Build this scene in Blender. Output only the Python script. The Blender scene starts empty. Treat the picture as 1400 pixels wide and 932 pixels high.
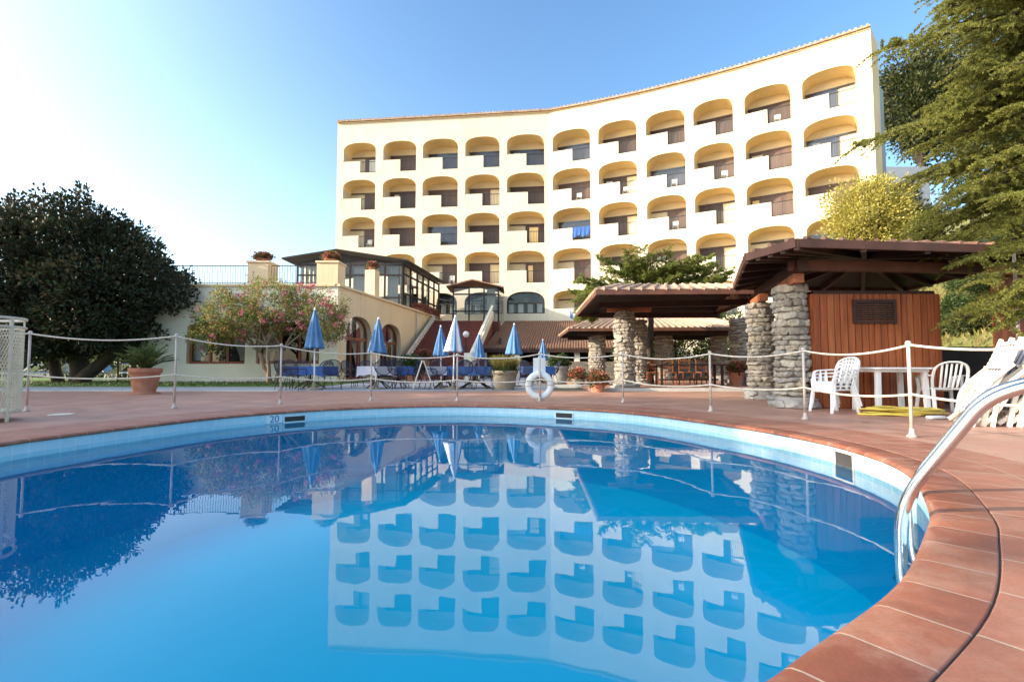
import bpy, bmesh, math, random
import numpy as np
from mathutils import Vector, Matrix, noise
R = math.radians
random.seed(7); RNG = np.random.default_rng(11)
sc = bpy.context.scene
COL = sc.collection

# ------------------------------------------------------------------ camera, sky, sun, exposure
F = 660.0; PITCH = math.atan(34/660); EYE = 0.76
cd = bpy.data.cameras.new('camera'); cam = bpy.data.objects.new('camera', cd); COL.objects.link(cam)
cam.location = (0, 0, EYE); cam.rotation_euler = (math.pi/2 + PITCH, 0, 0)
cd.sensor_width = 36; cd.lens = F/1400*36; cd.clip_start = .05; cd.clip_end = 3000
sc.camera = cam
SUN_EL = R(20); SUN_AZ = R(-103)            # azimuth clockwise from +Y (view direction)
w = bpy.data.worlds.new('World'); sc.world = w; w.use_nodes = True
nt = w.node_tree; bg = nt.nodes['Background']
sky = nt.nodes.new('ShaderNodeTexSky'); sky.sky_type = 'NISHITA'; sky.sun_disc = False
sky.sun_elevation = SUN_EL; sky.sun_rotation = SUN_AZ
sky.air_density = 1.2; sky.dust_density = 1.2; sky.ozone_density = 3.0; sky.altitude = 0
hs = nt.nodes.new('ShaderNodeHueSaturation'); hs.inputs['Saturation'].default_value = 1.12; hs.inputs['Value'].default_value = .92; nt.links.new(sky.outputs[0], hs.inputs['Color'])
# added sky glow: a wide warm fill out of frame near the sun, and a low pale band towards the horizon on its side
tcw = nt.nodes.new('ShaderNodeTexCoord')
def glow_term(prev, az, el, flat, power, col):
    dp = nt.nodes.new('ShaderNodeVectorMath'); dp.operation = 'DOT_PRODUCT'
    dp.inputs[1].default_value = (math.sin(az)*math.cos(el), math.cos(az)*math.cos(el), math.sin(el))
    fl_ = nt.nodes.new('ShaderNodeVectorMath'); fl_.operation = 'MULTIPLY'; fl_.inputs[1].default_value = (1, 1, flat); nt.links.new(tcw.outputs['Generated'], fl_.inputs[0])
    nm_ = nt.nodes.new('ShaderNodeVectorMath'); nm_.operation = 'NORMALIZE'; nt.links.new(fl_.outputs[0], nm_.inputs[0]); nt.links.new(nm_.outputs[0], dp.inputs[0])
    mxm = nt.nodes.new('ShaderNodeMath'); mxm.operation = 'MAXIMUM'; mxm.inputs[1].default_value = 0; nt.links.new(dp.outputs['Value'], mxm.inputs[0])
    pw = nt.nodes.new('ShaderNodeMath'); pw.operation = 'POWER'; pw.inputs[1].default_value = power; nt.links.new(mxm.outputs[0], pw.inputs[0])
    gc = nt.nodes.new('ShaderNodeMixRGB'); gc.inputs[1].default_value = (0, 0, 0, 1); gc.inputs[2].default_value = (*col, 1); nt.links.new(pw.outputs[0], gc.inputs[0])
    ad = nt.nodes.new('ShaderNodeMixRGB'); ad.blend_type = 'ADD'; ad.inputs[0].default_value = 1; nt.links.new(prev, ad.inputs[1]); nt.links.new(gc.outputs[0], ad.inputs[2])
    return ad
ad = glow_term(hs.outputs[0], R(-114), R(28), 1.0, 3.6, (7.8, 7.4, 6.5))
ad = glow_term(ad.outputs[0], R(-50), R(14), 2.0, 6.0, (1.25, 1.3, 1.25))
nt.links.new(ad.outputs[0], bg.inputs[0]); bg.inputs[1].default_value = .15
sd = bpy.data.lights.new('sun', 'SUN'); sd.energy = 3.7; sd.angle = R(.6); sd.color = (1, .86, .66)
sun = bpy.data.objects.new('sun', sd); COL.objects.link(sun)
SUN = Vector((math.sin(SUN_AZ)*math.cos(SUN_EL), math.cos(SUN_AZ)*math.cos(SUN_EL), math.sin(SUN_EL)))
sun.rotation_euler = SUN.to_track_quat('Z', 'Y').to_euler()
vs = sc.view_settings; vs.view_transform = 'Standard'; vs.look = 'None'; vs.exposure = 1.38; vs.gamma = 1; vs.use_curve_mapping = False
try:
    sc.cycles.max_bounces = 8; sc.cycles.transparent_max_bounces = 24; sc.cycles.caustics_reflective = False; sc.cycles.caustics_refractive = False
    sc.cycles.use_denoising = True
except Exception: pass

# ------------------------------------------------------------------ measuring helpers (photo pixels -> metres)
def ray(px, py):
    a = (px-700)/F; b = (466-py)/F
    return (a, math.cos(PITCH)-b*math.sin(PITCH), math.sin(PITCH)+b*math.cos(PITCH))
def at(px, py, Y):
    r = ray(px, py); k = Y/r[1]; return Vector((r[0]*k, Y, EYE+r[2]*k))
def G(px, py, z=0.):
    r = ray(px, py); k = (z-EYE)/r[2]; return Vector((r[0]*k, r[1]*k, z))

# ------------------------------------------------------------------ materials
MATS = {}
def _new(name):
    m = bpy.data.materials.new(name); m.use_nodes = True
    n = m.node_tree.nodes; return m, n, m.node_tree.links, n['Principled BSDF']
def ramp(n, l, fac, cols):
    r = n.new('ShaderNodeValToRGB'); l.new(fac, r.inputs[0])
    e = r.color_ramp.elements
    while len(e) < len(cols): e.new(.5)
    for k, (p, c) in enumerate(cols): e[k].position = p; e[k].color = (*c, 1)
    return r
def sh(c, k): return tuple(max(0, min(1, x*k)) for x in c)
def mat(name, col, rough=.6, var=.15, scale=4., bump=.0, bscale=40., metal=0., spec=.4, stretch=(1,1,1), stain=None):
    m, n, l, p = _new(name)
    tc = n.new('ShaderNodeTexCoord'); mp = n.new('ShaderNodeMapping'); mp.inputs['Scale'].default_value = stretch
    l.new(tc.outputs['Object'], mp.inputs[0])
    t = n.new('ShaderNodeTexNoise'); t.inputs['Scale'].default_value = scale; t.inputs['Detail'].default_value = 6
    l.new(mp.outputs[0], t.inputs[0])
    cols = [(.3, sh(col, 1-var)), (.7, sh(col, 1+var))]
    r = ramp(n, l, t.outputs[0], cols)
    out = r.outputs[0]
    if stain:
        t2 = n.new('ShaderNodeTexNoise'); t2.inputs['Scale'].default_value = scale*.31; t2.inputs['Detail'].default_value = 8; t2.inputs['Roughness'].default_value = .7
        l.new(mp.outputs[0], t2.inputs[0])
        r2 = ramp(n, l, t2.outputs[0], [(.52, (0,0,0)), (.72, (1,1,1))])
        mx = n.new('ShaderNodeMixRGB'); l.new(r2.outputs[0], mx.inputs[0]); l.new(out, mx.inputs[1]); mx.inputs[2].default_value = (*stain, 1)
        out = mx.outputs[0]
    l.new(out, p.inputs['Base Color'])
    p.inputs['Roughness'].default_value = rough; p.inputs['Metallic'].default_value = metal; p.inputs['Specular IOR Level'].default_value = spec
    if bump:
        b = n.new('ShaderNodeBump'); b.inputs['Strength'].default_value = bump; b.inputs['Distance'].default_value = .02
        t3 = n.new('ShaderNodeTexNoise'); t3.inputs['Scale'].default_value = bscale; t3.inputs['Detail'].default_value = 5
        l.new(mp.outputs[0], t3.inputs[0]); l.new(t3.outputs[0], b.inputs['Height']); l.new(b.outputs[0], p.inputs['Normal'])
    MATS[name] = m; return m
def tilemat(name, c1, c2, mortar, uv=True, sx=1., sy=1., bw=1., bh=1., msize=.02, off=0., rough=.45, var=.25, bump=.3, nscale=6., spec=.4, wear=.36):
    m, n, l, p = _new(name)
    tc = n.new('ShaderNodeTexCoord'); mp = n.new('ShaderNodeMapping'); mp.inputs['Scale'].default_value = (sx, sy, 1)
    l.new(tc.outputs['UV' if uv else 'Object'], mp.inputs[0])
    b = n.new('ShaderNodeTexBrick'); l.new(mp.outputs[0], b.inputs[0]); b.offset = off
    b.inputs['Scale'].default_value = 1; b.inputs['Brick Width'].default_value = bw; b.inputs['Row Height'].default_value = bh
    b.inputs['Mortar Size'].default_value = msize; b.inputs['Mortar Smooth'].default_value = .3; b.inputs['Bias'].default_value = 0
    b.inputs['Color1'].default_value = (*c1, 1); b.inputs['Color2'].default_value = (*c2, 1); b.inputs['Mortar'].default_value = (*mortar, 1)
    t = n.new('ShaderNodeTexNoise'); t.inputs['Scale'].default_value = nscale; t.inputs['Detail'].default_value = 8; t.inputs['Roughness'].default_value = .65
    l.new(tc.outputs['Object'], t.inputs[0])
    r = ramp(n, l, t.outputs[0], [(.3, (1-var,)*3), (.7, (1+var*.0,)*3)])
    r.color_ramp.elements[1].color = (1, 1, 1, 1)
    mx = n.new('ShaderNodeMixRGB'); mx.blend_type = 'MULTIPLY'; mx.inputs[0].default_value = 1
    l.new(b.outputs[0], mx.inputs[1]); l.new(r.outputs[0], mx.inputs[2])
    t4 = n.new('ShaderNodeTexNoise'); t4.inputs['Scale'].default_value = nscale*.45; t4.inputs['Detail'].default_value = 9; t4.inputs['Roughness'].default_value = .72; l.new(tc.outputs['Object'], t4.inputs[0])
    r5 = ramp(n, l, t4.outputs[0], [(.48, (0,)*3), (.70, (wear,)*3)]); m5 = n.new('ShaderNodeMixRGB'); l.new(r5.outputs[0], m5.inputs[0]); l.new(mx.outputs[0], m5.inputs[1]); m5.inputs[2].default_value = (*mortar, 1)
    t6 = n.new('ShaderNodeTexNoise'); t6.inputs['Scale'].default_value = 90; t6.inputs['Detail'].default_value = 3; l.new(tc.outputs['Object'], t6.inputs[0])
    r6 = ramp(n, l, t6.outputs[0], [(.3, (.84,)*3), (.6, (1,)*3)]); m6 = n.new('ShaderNodeMixRGB'); m6.blend_type = 'MULTIPLY'; m6.inputs[0].default_value = 1 if wear else 0; l.new(m5.outputs[0], m6.inputs[1]); l.new(r6.outputs[0], m6.inputs[2])
    l.new(m6.outputs[0], p.inputs['Base Color'])
    rr = ramp(n, l, t.outputs[0], [(.3, (rough-.12,)*3), (.7, (rough+.15,)*3)]); l.new(rr.outputs[0], p.inputs['Roughness'])
    p.inputs['Specular IOR Level'].default_value = spec
    bp = n.new('ShaderNodeBump'); bp.inputs['Strength'].default_value = bump; bp.inputs['Distance'].default_value = .01; bp.invert = True
    l.new(b.outputs['Fac'], bp.inputs['Height']); l.new(bp.outputs[0], p.inputs['Normal'])
    MATS[name] = m; return m
def leafmat(name, cols, trans=.3, rough=.5, spec=.3):
    m, n, l, p = _new(name)
    g = n.new('ShaderNodeNewGeometry')
    r = ramp(n, l, g.outputs['Random Per Island'], [(i/max(1, len(cols)-1), c) for i, c in enumerate(cols)])
    l.new(r.outputs[0], p.inputs['Base Color']); p.inputs['Roughness'].default_value = rough; p.inputs['Specular IOR Level'].default_value = spec
    tr = n.new('ShaderNodeBsdfTranslucent'); l.new(r.outputs[0], tr.inputs[0])
    mx = n.new('ShaderNodeMixShader'); mx.inputs[0].default_value = trans
    l.new(p.outputs[0], mx.inputs[1]); l.new(tr.outputs[0], mx.inputs[2]); l.new(mx.outputs[0], n['Material Output'].inputs[0])
    MATS[name] = m; return m
def glassmat(name, tint, refl):
    m, n, l, p = _new(name)
    t = n.new('ShaderNodeBsdfTransparent'); t.inputs[0].default_value = (*tint, 1)
    g = n.new('ShaderNodeBsdfGlossy'); g.inputs['Roughness'].default_value = .02; g.inputs[0].default_value = (1, 1, 1, 1)
    lw = n.new('ShaderNodeLayerWeight'); lw.inputs[0].default_value = refl
    mx = n.new('ShaderNodeMixShader'); l.new(lw.outputs['Fresnel'], mx.inputs[0]); l.new(t.outputs[0], mx.inputs[1]); l.new(g.outputs[0], mx.inputs[2])
    l.new(mx.outputs[0], n['Material Output'].inputs[0]); MATS[name] = m; return m
def watermat():
    m, n, l, p = _new('water')
    tc = n.new('ShaderNodeTexCoord'); t = n.new('ShaderNodeTexNoise'); t.inputs['Scale'].default_value = 2.2; t.inputs['Detail'].default_value = 3
    l.new(tc.outputs['Object'], t.inputs[0])
    b = n.new('ShaderNodeBump'); b.inputs['Strength'].default_value = .02; b.inputs['Distance'].default_value = .05; l.new(t.outputs[0], b.inputs['Height'])
    tr = n.new('ShaderNodeBsdfTransparent'); tr.inputs[0].default_value = (.85, 1, 1, 1)
    g = n.new('ShaderNodeBsdfGlossy'); g.inputs['Roughness'].default_value = 0; g.inputs[0].default_value = (1, 1, 1, 1)
    fr = n.new('ShaderNodeFresnel'); fr.inputs[0].default_value = 1.333
    l.new(b.outputs[0], g.inputs['Normal']); l.new(b.outputs[0], fr.inputs['Normal'])
    mx = n.new('ShaderNodeMixShader'); l.new(fr.outputs[0], mx.inputs[0]); l.new(tr.outputs[0], mx.inputs[1]); l.new(g.outputs[0], mx.inputs[2])
    l.new(mx.outputs[0], n['Material Output'].inputs[0]); MATS['water'] = m; return m
def stonemat(name, c1, c2, mortar, scale):
    m, n, l, p = _new(name)
    tc = n.new('ShaderNodeTexCoord'); mp = n.new('ShaderNodeMapping'); mp.inputs['Scale'].default_value = (1, 1, 1.9); l.new(tc.outputs['Object'], mp.inputs[0])
    v = n.new('ShaderNodeTexVoronoi'); v.inputs['Scale'].default_value = scale; l.new(mp.outputs[0], v.inputs[0])
    r = ramp(n, l, v.outputs['Color'], [(.1, c1), (.9, c2)])
    t = n.new('ShaderNodeTexNoise'); t.inputs['Scale'].default_value = 22; t.inputs['Detail'].default_value = 8; l.new(tc.outputs['Object'], t.inputs[0])
    r3 = ramp(n, l, t.outputs[0], [(.3, (.55, .55, .55)), (.7, (1.0, 1.0, 1.0))])
    mx = n.new('ShaderNodeMixRGB'); mx.blend_type = 'MULTIPLY'; mx.inputs[0].default_value = 1; l.new(r.outputs[0], mx.inputs[1]); l.new(r3.outputs[0], mx.inputs[2])
    v2 = n.new('ShaderNodeTexVoronoi'); v2.feature = 'DISTANCE_TO_EDGE'; v2.inputs['Scale'].default_value = scale; l.new(mp.outputs[0], v2.inputs[0])
    r4 = ramp(n, l, v2.outputs['Distance'], [(.0, (1, 1, 1)), (.07, (0, 0, 0))])
    m2 = n.new('ShaderNodeMixRGB'); l.new(r4.outputs[0], m2.inputs[0]); l.new(mx.outputs[0], m2.inputs[1]); m2.inputs[2].default_value = (*mortar, 1)
    l.new(m2.outputs[0], p.inputs['Base Color']); p.inputs['Roughness'].default_value = .85
    b = n.new('ShaderNodeBump'); b.inputs['Strength'].default_value = .6; b.inputs['Distance'].default_value = .02; l.new(t.outputs[0], b.inputs['Height']); l.new(b.outputs[0], p.inputs['Normal'])
    MATS[name] = m; return m

cream = mat('cream_plaster', (.72, .63, .47), .85, .05, .7, .25, 60, stain=(.66, .56, .41))
def streaks(m, k=.86):          # rain streaks and blotches running down a wall
    n = m.node_tree.nodes; l = m.node_tree.links; p = n['Principled BSDF']; src = p.inputs['Base Color'].links[0].from_socket
    tc = n.new('ShaderNodeTexCoord'); mp = n.new('ShaderNodeMapping'); mp.inputs['Scale'].default_value = (2.4, 2.4, .16); l.new(tc.outputs['Object'], mp.inputs[0])
    t = n.new('ShaderNodeTexNoise'); t.inputs['Scale'].default_value = 1.6; t.inputs['Detail'].default_value = 10; t.inputs['Roughness'].default_value = .75; l.new(mp.outputs[0], t.inputs[0])
    r = ramp(n, l, t.outputs[0], [(.50, (1,)*3), (.72, (k, k*.985, k*.955))]); mx = n.new('ShaderNodeMixRGB'); mx.blend_type = 'MULTIPLY'; mx.inputs[0].default_value = 1
    l.new(src, mx.inputs[1]); l.new(r.outputs[0], mx.inputs[2]); l.new(mx.outputs[0], p.inputs['Base Color'])
streaks(cream)
ochre = mat('ochre_plaster', (.92, .69, .34), .85, .06, .8); backw = mat('balcony_back', (.80, .68, .47), .85, .06, .8)
peach = mat('peach_plaster', (.88, .66, .40), .85, .06, .6, .2, 50, stain=(.82, .61, .37))
streaks(peach, .84); palewall = mat('pale_plaster', (.84, .76, .60), .85, .08, .6)
doorb = mat('door_wood', (.072, .044, .036), .5, .25, 3, stretch=(1, 1, .15))
panelw = mat('panel_white', (.72, .66, .54), .6, .06, 2)
iron = mat('dark_iron', (.014, .013, .014), .45, .2, 6)
bronze = mat('bronze_frame', (.020, .013, .011), .7, .2, 4)
roofw = mat('weathered_tile', (.42, .29, .20), .85, .35, 5, .3, 20, stain=(.50, .43, .34)); rooft = mat('roof_tile', (.34, .18, .115), .8, .35, 5, .3, 20, stain=(.40, .31, .24))
awnm = mat('awning_cover', (.18, .095, .06), .75, .15, 2.5)
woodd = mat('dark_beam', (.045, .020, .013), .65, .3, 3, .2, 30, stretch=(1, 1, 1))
woodr = mat('red_stained_wood', (.26, .085, .035), .55, .3, 2.2, .25, 25, stretch=(6, 6, .6))
woodo = mat('orange_wood', (.34, .12, .05), .55, .25, 3, .2, 25); fasc = mat('fascia_wood', (.12, .050, .030), .6, .25, 3, .2, 25)
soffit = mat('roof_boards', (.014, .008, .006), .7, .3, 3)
stone = stonemat('rubble_stone', (.24, .22, .19), (.50, .45, .37), (.20, .18, .15), 5.2)
def islandmat(name, cols, rough, var, scale, bump, bscale, stretch=(1,1,1)):
    m, n, l, p = _new(name); g = n.new('ShaderNodeNewGeometry'); r = ramp(n, l, g.outputs['Random Per Island'], [(i/(len(cols)-1), c) for i, c in enumerate(cols)])
    tc = n.new('ShaderNodeTexCoord'); mp = n.new('ShaderNodeMapping'); mp.inputs['Scale'].default_value = stretch; l.new(tc.outputs['Object'], mp.inputs[0])
    t = n.new('ShaderNodeTexNoise'); t.inputs['Scale'].default_value = scale; t.inputs['Detail'].default_value = 9; t.inputs['Roughness'].default_value = .7; l.new(mp.outputs[0], t.inputs[0])
    r2 = ramp(n, l, t.outputs[0], [(.32, (1-var,)*3), (.68, (1,)*3)]); mx = n.new('ShaderNodeMixRGB'); mx.blend_type = 'MULTIPLY'; mx.inputs[0].default_value = 1
    l.new(r.outputs[0], mx.inputs[1]); l.new(r2.outputs[0], mx.inputs[2]); l.new(mx.outputs[0], p.inputs['Base Color']); p.inputs['Roughness'].default_value = rough; p.inputs['Specular IOR Level'].default_value = .25
    t2 = n.new('ShaderNodeTexNoise'); t2.inputs['Scale'].default_value = bscale; t2.inputs['Detail'].default_value = 8; l.new(mp.outputs[0], t2.inputs[0])
    b = n.new('ShaderNodeBump'); b.inputs['Strength'].default_value = bump; b.inputs['Distance'].default_value = .02; l.new(t2.outputs[0], b.inputs['Height']); l.new(b.outputs[0], p.inputs['Normal']); MATS[name] = m; return m
stonec = islandmat('mixed_stone', [(.36,.33,.28),(.50,.45,.37),(.30,.26,.21),(.58,.52,.41),(.43,.37,.29),(.36,.34,.31),(.56,.46,.32)], .9, .5, 14, .9, 26)
plankm = islandmat('stained_planks', [(.35,.095,.034),(.42,.125,.045),(.28,.078,.030),(.38,.108,.038),(.46,.15,.055)], .5, .5, 3.0, .3, 14, (5,5,.35))
door2 = mat('door_light', (.125, .078, .062), .5, .2, 3, stretch=(1, 1, .15)); door3 = mat('door_glass', (.05, .055, .07), .12, .3, 1.5, spec=.8)
stoneb = mat('stone_base', (.30, .29, .27), .85, .25, 5, .5, 14)
white = mat('white_plastic', (.80, .80, .79), .35, .03, 3)
buoym = mat('buoy_white', (.74, .77, .78), .4, .05, 4)
rope = mat('rope_cream', (.66, .60, .50), .8, .12, 30, .5, 120)
steel = mat('polished_steel', (.74, .74, .74), .16, .04, 8, metal=1.)
galv = mat('post_paint', (.50, .43, .38), .45, .15, 9, stain=(.30, .20, .15))
blue = mat('blue_canvas', (.085, .215, .41), .7, .15, 5, .2, 60)
bluew = mat('white_canvas', (.70, .73, .76), .7, .06, 5)
cloth = mat('blue_cloth', (.03, .105, .33), .75, .2, 4)
clothw = mat('white_cloth', (.68, .66, .72), .75, .1, 6)
chairm = mat('chair_mesh', (.018, .024, .055), .45, .2, 8)
terra = mat('terracotta', (.42, .17, .10), .75, .15, 5, .2, 30, stain=(.50, .28, .20))
concp = mat('concrete_pot', (.26, .22, .16), .9, .2, 6, .3, 30)
soil = mat('soil', (.05, .035, .02), .95, .3, 9)
brickr = mat('red_brick', (.18, .048, .032), .8, .3, 9, .3, 30)
hosem = mat('yellow_hose', (.66, .50, .09), .4, .12, 8)
grassm = mat('lawn', (.10, .17, .03), .95, .35, 3, .6, 60)
hillm = mat('hill_grass', (.20, .20, .055), .95, .45, .55, .8, 7, stain=(.24, .17, .08))
earth = mat('earth', (.16, .14, .10), .95, .25, .4)
pave = mat('grey_paving', (.32, .33, .36), .8, .12, 1.3, .2, 20)
kerbm = mat('pale_kerb', (.55, .55, .52), .8, .12, 3)
barkm = mat('bark', (.06, .045, .035), .9, .3, 6, .6, 18, stretch=(1, 1, .3))
barkp = mat('pale_bark', (.26, .18, .12), .8, .3, 5, .3, 18, stretch=(1, 1, .3))
greyp = mat('grey_plaster', (.46, .44, .40), .85, .1, .8)
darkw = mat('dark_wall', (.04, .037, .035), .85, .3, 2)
bluewall = mat('annex_wall', (.32, .36, .42), .7, .1, .6)
globe = mat('frosted_globe', (.80, .74, .66), .3, .02, 3)
meshw = mat('wire_paint', (.60, .56, .44), .5, .12, 9)
grout = mat('joint_filler', (.05, .045, .045), .8, .3, 8)
basinm = mat('basin_paint', (.0, .66, .96), 1., .04, .5, spec=0)
red = mat('red_petal', (.45, .05, .05), .6, .3, 9)
coptile = tilemat('coping_tile', (.40, .140, .074), (.28, .088, .048), (.48, .34, .25), True, 1, 1, 1, 1, .018, rough=.5, var=.36, nscale=7)
bordtile = tilemat('border_tile', (.42, .175, .11), (.34, .135, .085), (.46, .34, .26), True, 1, 1, 1, 1, .016, rough=.5, var=.3, nscale=5)
decktile = tilemat('deck_tile', (.54, .285, .205), (.45, .225, .16), (.44, .32, .25), False, 1, 1, .33, .33, .008, .5, rough=.5, var=.34, nscale=1.9)
bandtile = tilemat('band_tile', (.52, .72, .80), (.46, .68, .78), (.72, .78, .78), True, 1, 1, 1, 1, .03, rough=.18, var=.06, bump=.1, wear=0)
bandtile2 = tilemat('cyan_tile', (.34, .63, .74), (.38, .66, .76), (.6, .72, .74), True, 1, 1, 1, 1, .03, rough=.18, var=.06, bump=.1, wear=0)
glass = glassmat('window_glass', (.72, .78, .8), .35)
glassd = glassmat('veranda_glass', (.82, .86, .88), .35)
waterm = watermat()
leaf_mag = leafmat('magnolia_leaf', [(.020, .032, .018), (.032, .052, .028), (.048, .072, .032), (.085, .050, .028), (.042, .062, .028)], .16, .5, .25)
leaf_myr = leafmat('myrtle_leaf', [(.10, .19, .04), (.18, .27, .06), (.34, .25, .07), (.55, .24, .11), (.12, .21, .05), (.20, .27, .06), (.14, .22, .05), (.60, .34, .24)], .5)
leaf_pink = leafmat('pink_blossom', [(.55, .10, .18), (.65, .25, .30), (.45, .05, .12), (.60, .36, .34)], .35)
leaf_cedar = leafmat('cedar_needle', [(.12, .155, .038), (.23, .245, .055), (.37, .34, .08), (.15, .18, .045)], .5)
leaf_jun = leafmat('juniper_needle', [(.12, .17, .04), (.22, .27, .06), (.34, .33, .08), (.13, .18, .05)], .45)
leaf_gold = leafmat('golden_leaf', [(.40, .36, .07), (.52, .44, .10), (.32, .31, .06), (.58, .48, .16)], .4)
leaf_bg = leafmat('dark_leaf', [(.03, .045, .015), (.055, .07, .02), (.085, .085, .025), (.02, .035, .012)], .2)
leaf_hedge = leafmat('hedge_leaf', [(.03, .06, .02), (.06, .10, .03), (.10, .13, .04)], .3)
leaf_palm = leafmat('palm_leaf', [(.05, .09, .03), (.09, .14, .04), (.14, .16, .05)], .3)
leaf_gras = leafmat('grass_blade', [(.28, .26, .06), (.20, .20, .05), (.34, .24, .10), (.16, .18, .05)], .35)
leaf_red = leafmat('red_flower', [(.50, .05, .05), (.55, .14, .10), (.08, .13, .03), (.60, .22, .18), (.06, .10, .03)], .3)

# ------------------------------------------------------------------ mesh building
class MB:
    def __init__(s): s.v = []; s.f = []; s.m = []; s.uv = None
    def add(s, vs, fs, mi=0):
        o = len(s.v); s.v += [tuple(v) for v in vs]; s.f += [tuple(i+o for i in f) for f in fs]; s.m += [mi]*len(fs); return s
    def quad(s, a, b, c, d, mi=0): return s.add([a, b, c, d], [(0, 1, 2, 3)], mi)
    def box(s, x0, y0, z0, x1, y1, z1, mi=0):
        return s.add([(x0,y0,z0),(x1,y0,z0),(x1,y1,z0),(x0,y1,z0),(x0,y0,z1),(x1,y0,z1),(x1,y1,z1),(x0,y1,z1)],
                     [(0,3,2,1),(4,5,6,7),(0,1,5,4),(1,2,6,5),(2,3,7,6),(3,0,4,7)], mi)
    def bar(s, a, b, wd, ht, up=(0,0,1), mi=0):
        a = Vector(a); b = Vector(b); d = (b-a).normalized(); u = Vector(up)
        sd = d.cross(u)
        if sd.length < 1e-4: sd = d.cross(Vector((0, 1, 0)))
        sd.normalize(); u = sd.cross(d).normalized(); x = sd*wd/2; y = u*ht/2
        return s.add([a-x-y, a+x-y, a+x+y, a-x+y, b-x-y, b+x-y, b+x+y, b-x+y],
                     [(0,3,2,1),(4,5,6,7),(0,1,5,4),(1,2,6,5),(2,3,7,6),(3,0,4,7)], mi)
    def tube(s, pts, r, n=8, mi=0, caps=True, closed=False):
        pts = [Vector(p) for p in pts]; k = len(pts)
        rs = r if isinstance(r, (list, tuple)) else [r]*k
        o = len(s.v); prev = None; vs = []
        for i, p in enumerate(pts):
            if closed: t = pts[(i+1) % k]-pts[i-1]
            else: t = pts[min(i+1, k-1)]-pts[max(i-1, 0)]
            t.normalize()
            if prev is None:
                u = t.cross(Vector((0, 0, 1)))
                if u.length < .05: u = t.cross(Vector((0, 1, 0)))
            else: u = prev-t*prev.dot(t)
            u.normalize(); prev = u; v = t.cross(u)
            for j in range(n):
                a = 2*math.pi*j/n; vs.append(p+(u*math.cos(a)+v*math.sin(a))*rs[i])
        fs = []
        for i in range(k if closed else k-1):
            i2 = (i+1) % k
            for j in range(n): fs.append((i*n+j, i*n+(j+1) % n, i2*n+(j+1) % n, i2*n+j))
        if caps and not closed: fs.append(tuple(range(n))[::-1]); fs.append(tuple((k-1)*n+j for j in range(n)))
        return s.add(vs, fs, mi)
    def cyl(s, c, r, z0, z1, n=16, r2=None, mi=0):
        return s.tube([(c[0], c[1], z0), (c[0], c[1], z1)], [r, r if r2 is None else r2], n, mi)
    def lathe(s, prof, c=(0,0,0), n=24, mi=0):
        vs = []; fs = []
        for (r, z) in prof:
            for j in range(n):
                a = 2*math.pi*j/n; vs.append((c[0]+r*math.cos(a), c[1]+r*math.sin(a), c[2]+z))
        for i in range(len(prof)-1):
            for j in range(n): fs.append((i*n+j, i*n+(j+1) % n, (i+1)*n+(j+1) % n, (i+1)*n+j))
        if prof[0][0] > 1e-4: fs.append(tuple(range(n))[::-1])
        if prof[-1][0] > 1e-4: fs.append(tuple((len(prof)-1)*n+j for j in range(n)))
        return s.add(vs, fs, mi)
    def prism(s, poly, z0, z1, mi=0):
        n = len(poly); vs = [(p[0], p[1], z0) for p in poly]+[(p[0], p[1], z1) for p in poly]
        fs = [tuple(range(n))[::-1], tuple(range(n, 2*n))]+[(i, (i+1) % n, n+(i+1) % n, n+i) for i in range(n)]
        return s.add(vs, fs, mi)
    def build(s, name, m, parent=None, smooth=False, world=False, bevel=0, uvs=None, fix=True):
        me = bpy.data.meshes.new(name); V = s.v
        if world and parent is not None:
            inv = (Matrix.Translation(parent.location) @ Matrix.Rotation(parent.rotation_euler.z, 4, 'Z')).inverted()
            V = [tuple(inv @ Vector(v)) for v in V]
        me.from_pydata(V, [], s.f)
        ms = m if isinstance(m, (list, tuple)) else [m]
        for q in ms: me.materials.append(q)
        if len(ms) > 1: me.polygons.foreach_set('material_index', s.m)
        if uvs is not None:
            ul = me.uv_layers.new(name='uv'); k = 0
            flat = [c for f in uvs for p in f for c in p]; ul.data.foreach_set('uv', flat)
        if fix or bevel:
            bm = bmesh.new(); bm.from_mesh(me)
            if bevel: bmesh.ops.bevel(bm, geom=list(bm.edges), offset=bevel, segments=2, affect='EDGES', clamp_overlap=True)
            if fix: bmesh.ops.recalc_face_normals(bm, faces=bm.faces)
            bm.to_mesh(me); bm.free()
        if smooth: me.polygons.foreach_set('use_smooth', [True]*len(me.polygons))
        me.update()
        o = bpy.data.objects.new(name, me); COL.objects.link(o)
        if parent is not None: o.parent = parent
        return o
def tag(o, label=None, cat=None, group=None, kind=None):
    if label: o['label'] = label
    if cat: o['category'] = cat
    if group: o['group'] = group
    if kind: o['kind'] = kind
    return o
def empty(name, label, cat, loc=(0,0,0), rz=0, group=None):
    o = bpy.data.objects.new(name, None); COL.objects.link(o); o.empty_display_size = .1
    o.location = loc; o.rotation_euler = (0, 0, rz); return tag(o, label, cat, group)
def copy_tree(o, parent=None):
    c = o.copy(); COL.objects.link(c)
    if parent is not None: c.parent = parent
    for ch in list(o.children): copy_tree(ch, c)
    return c
def place(proto, used, loc, rz, label, scale=None, group=None):
    o = copy_tree(proto) if used else proto
    o.location = loc; o.rotation_euler = (0, 0, rz); o['label'] = label
    if scale: o.scale = scale
    if group: o['group'] = group
    return o
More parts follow.
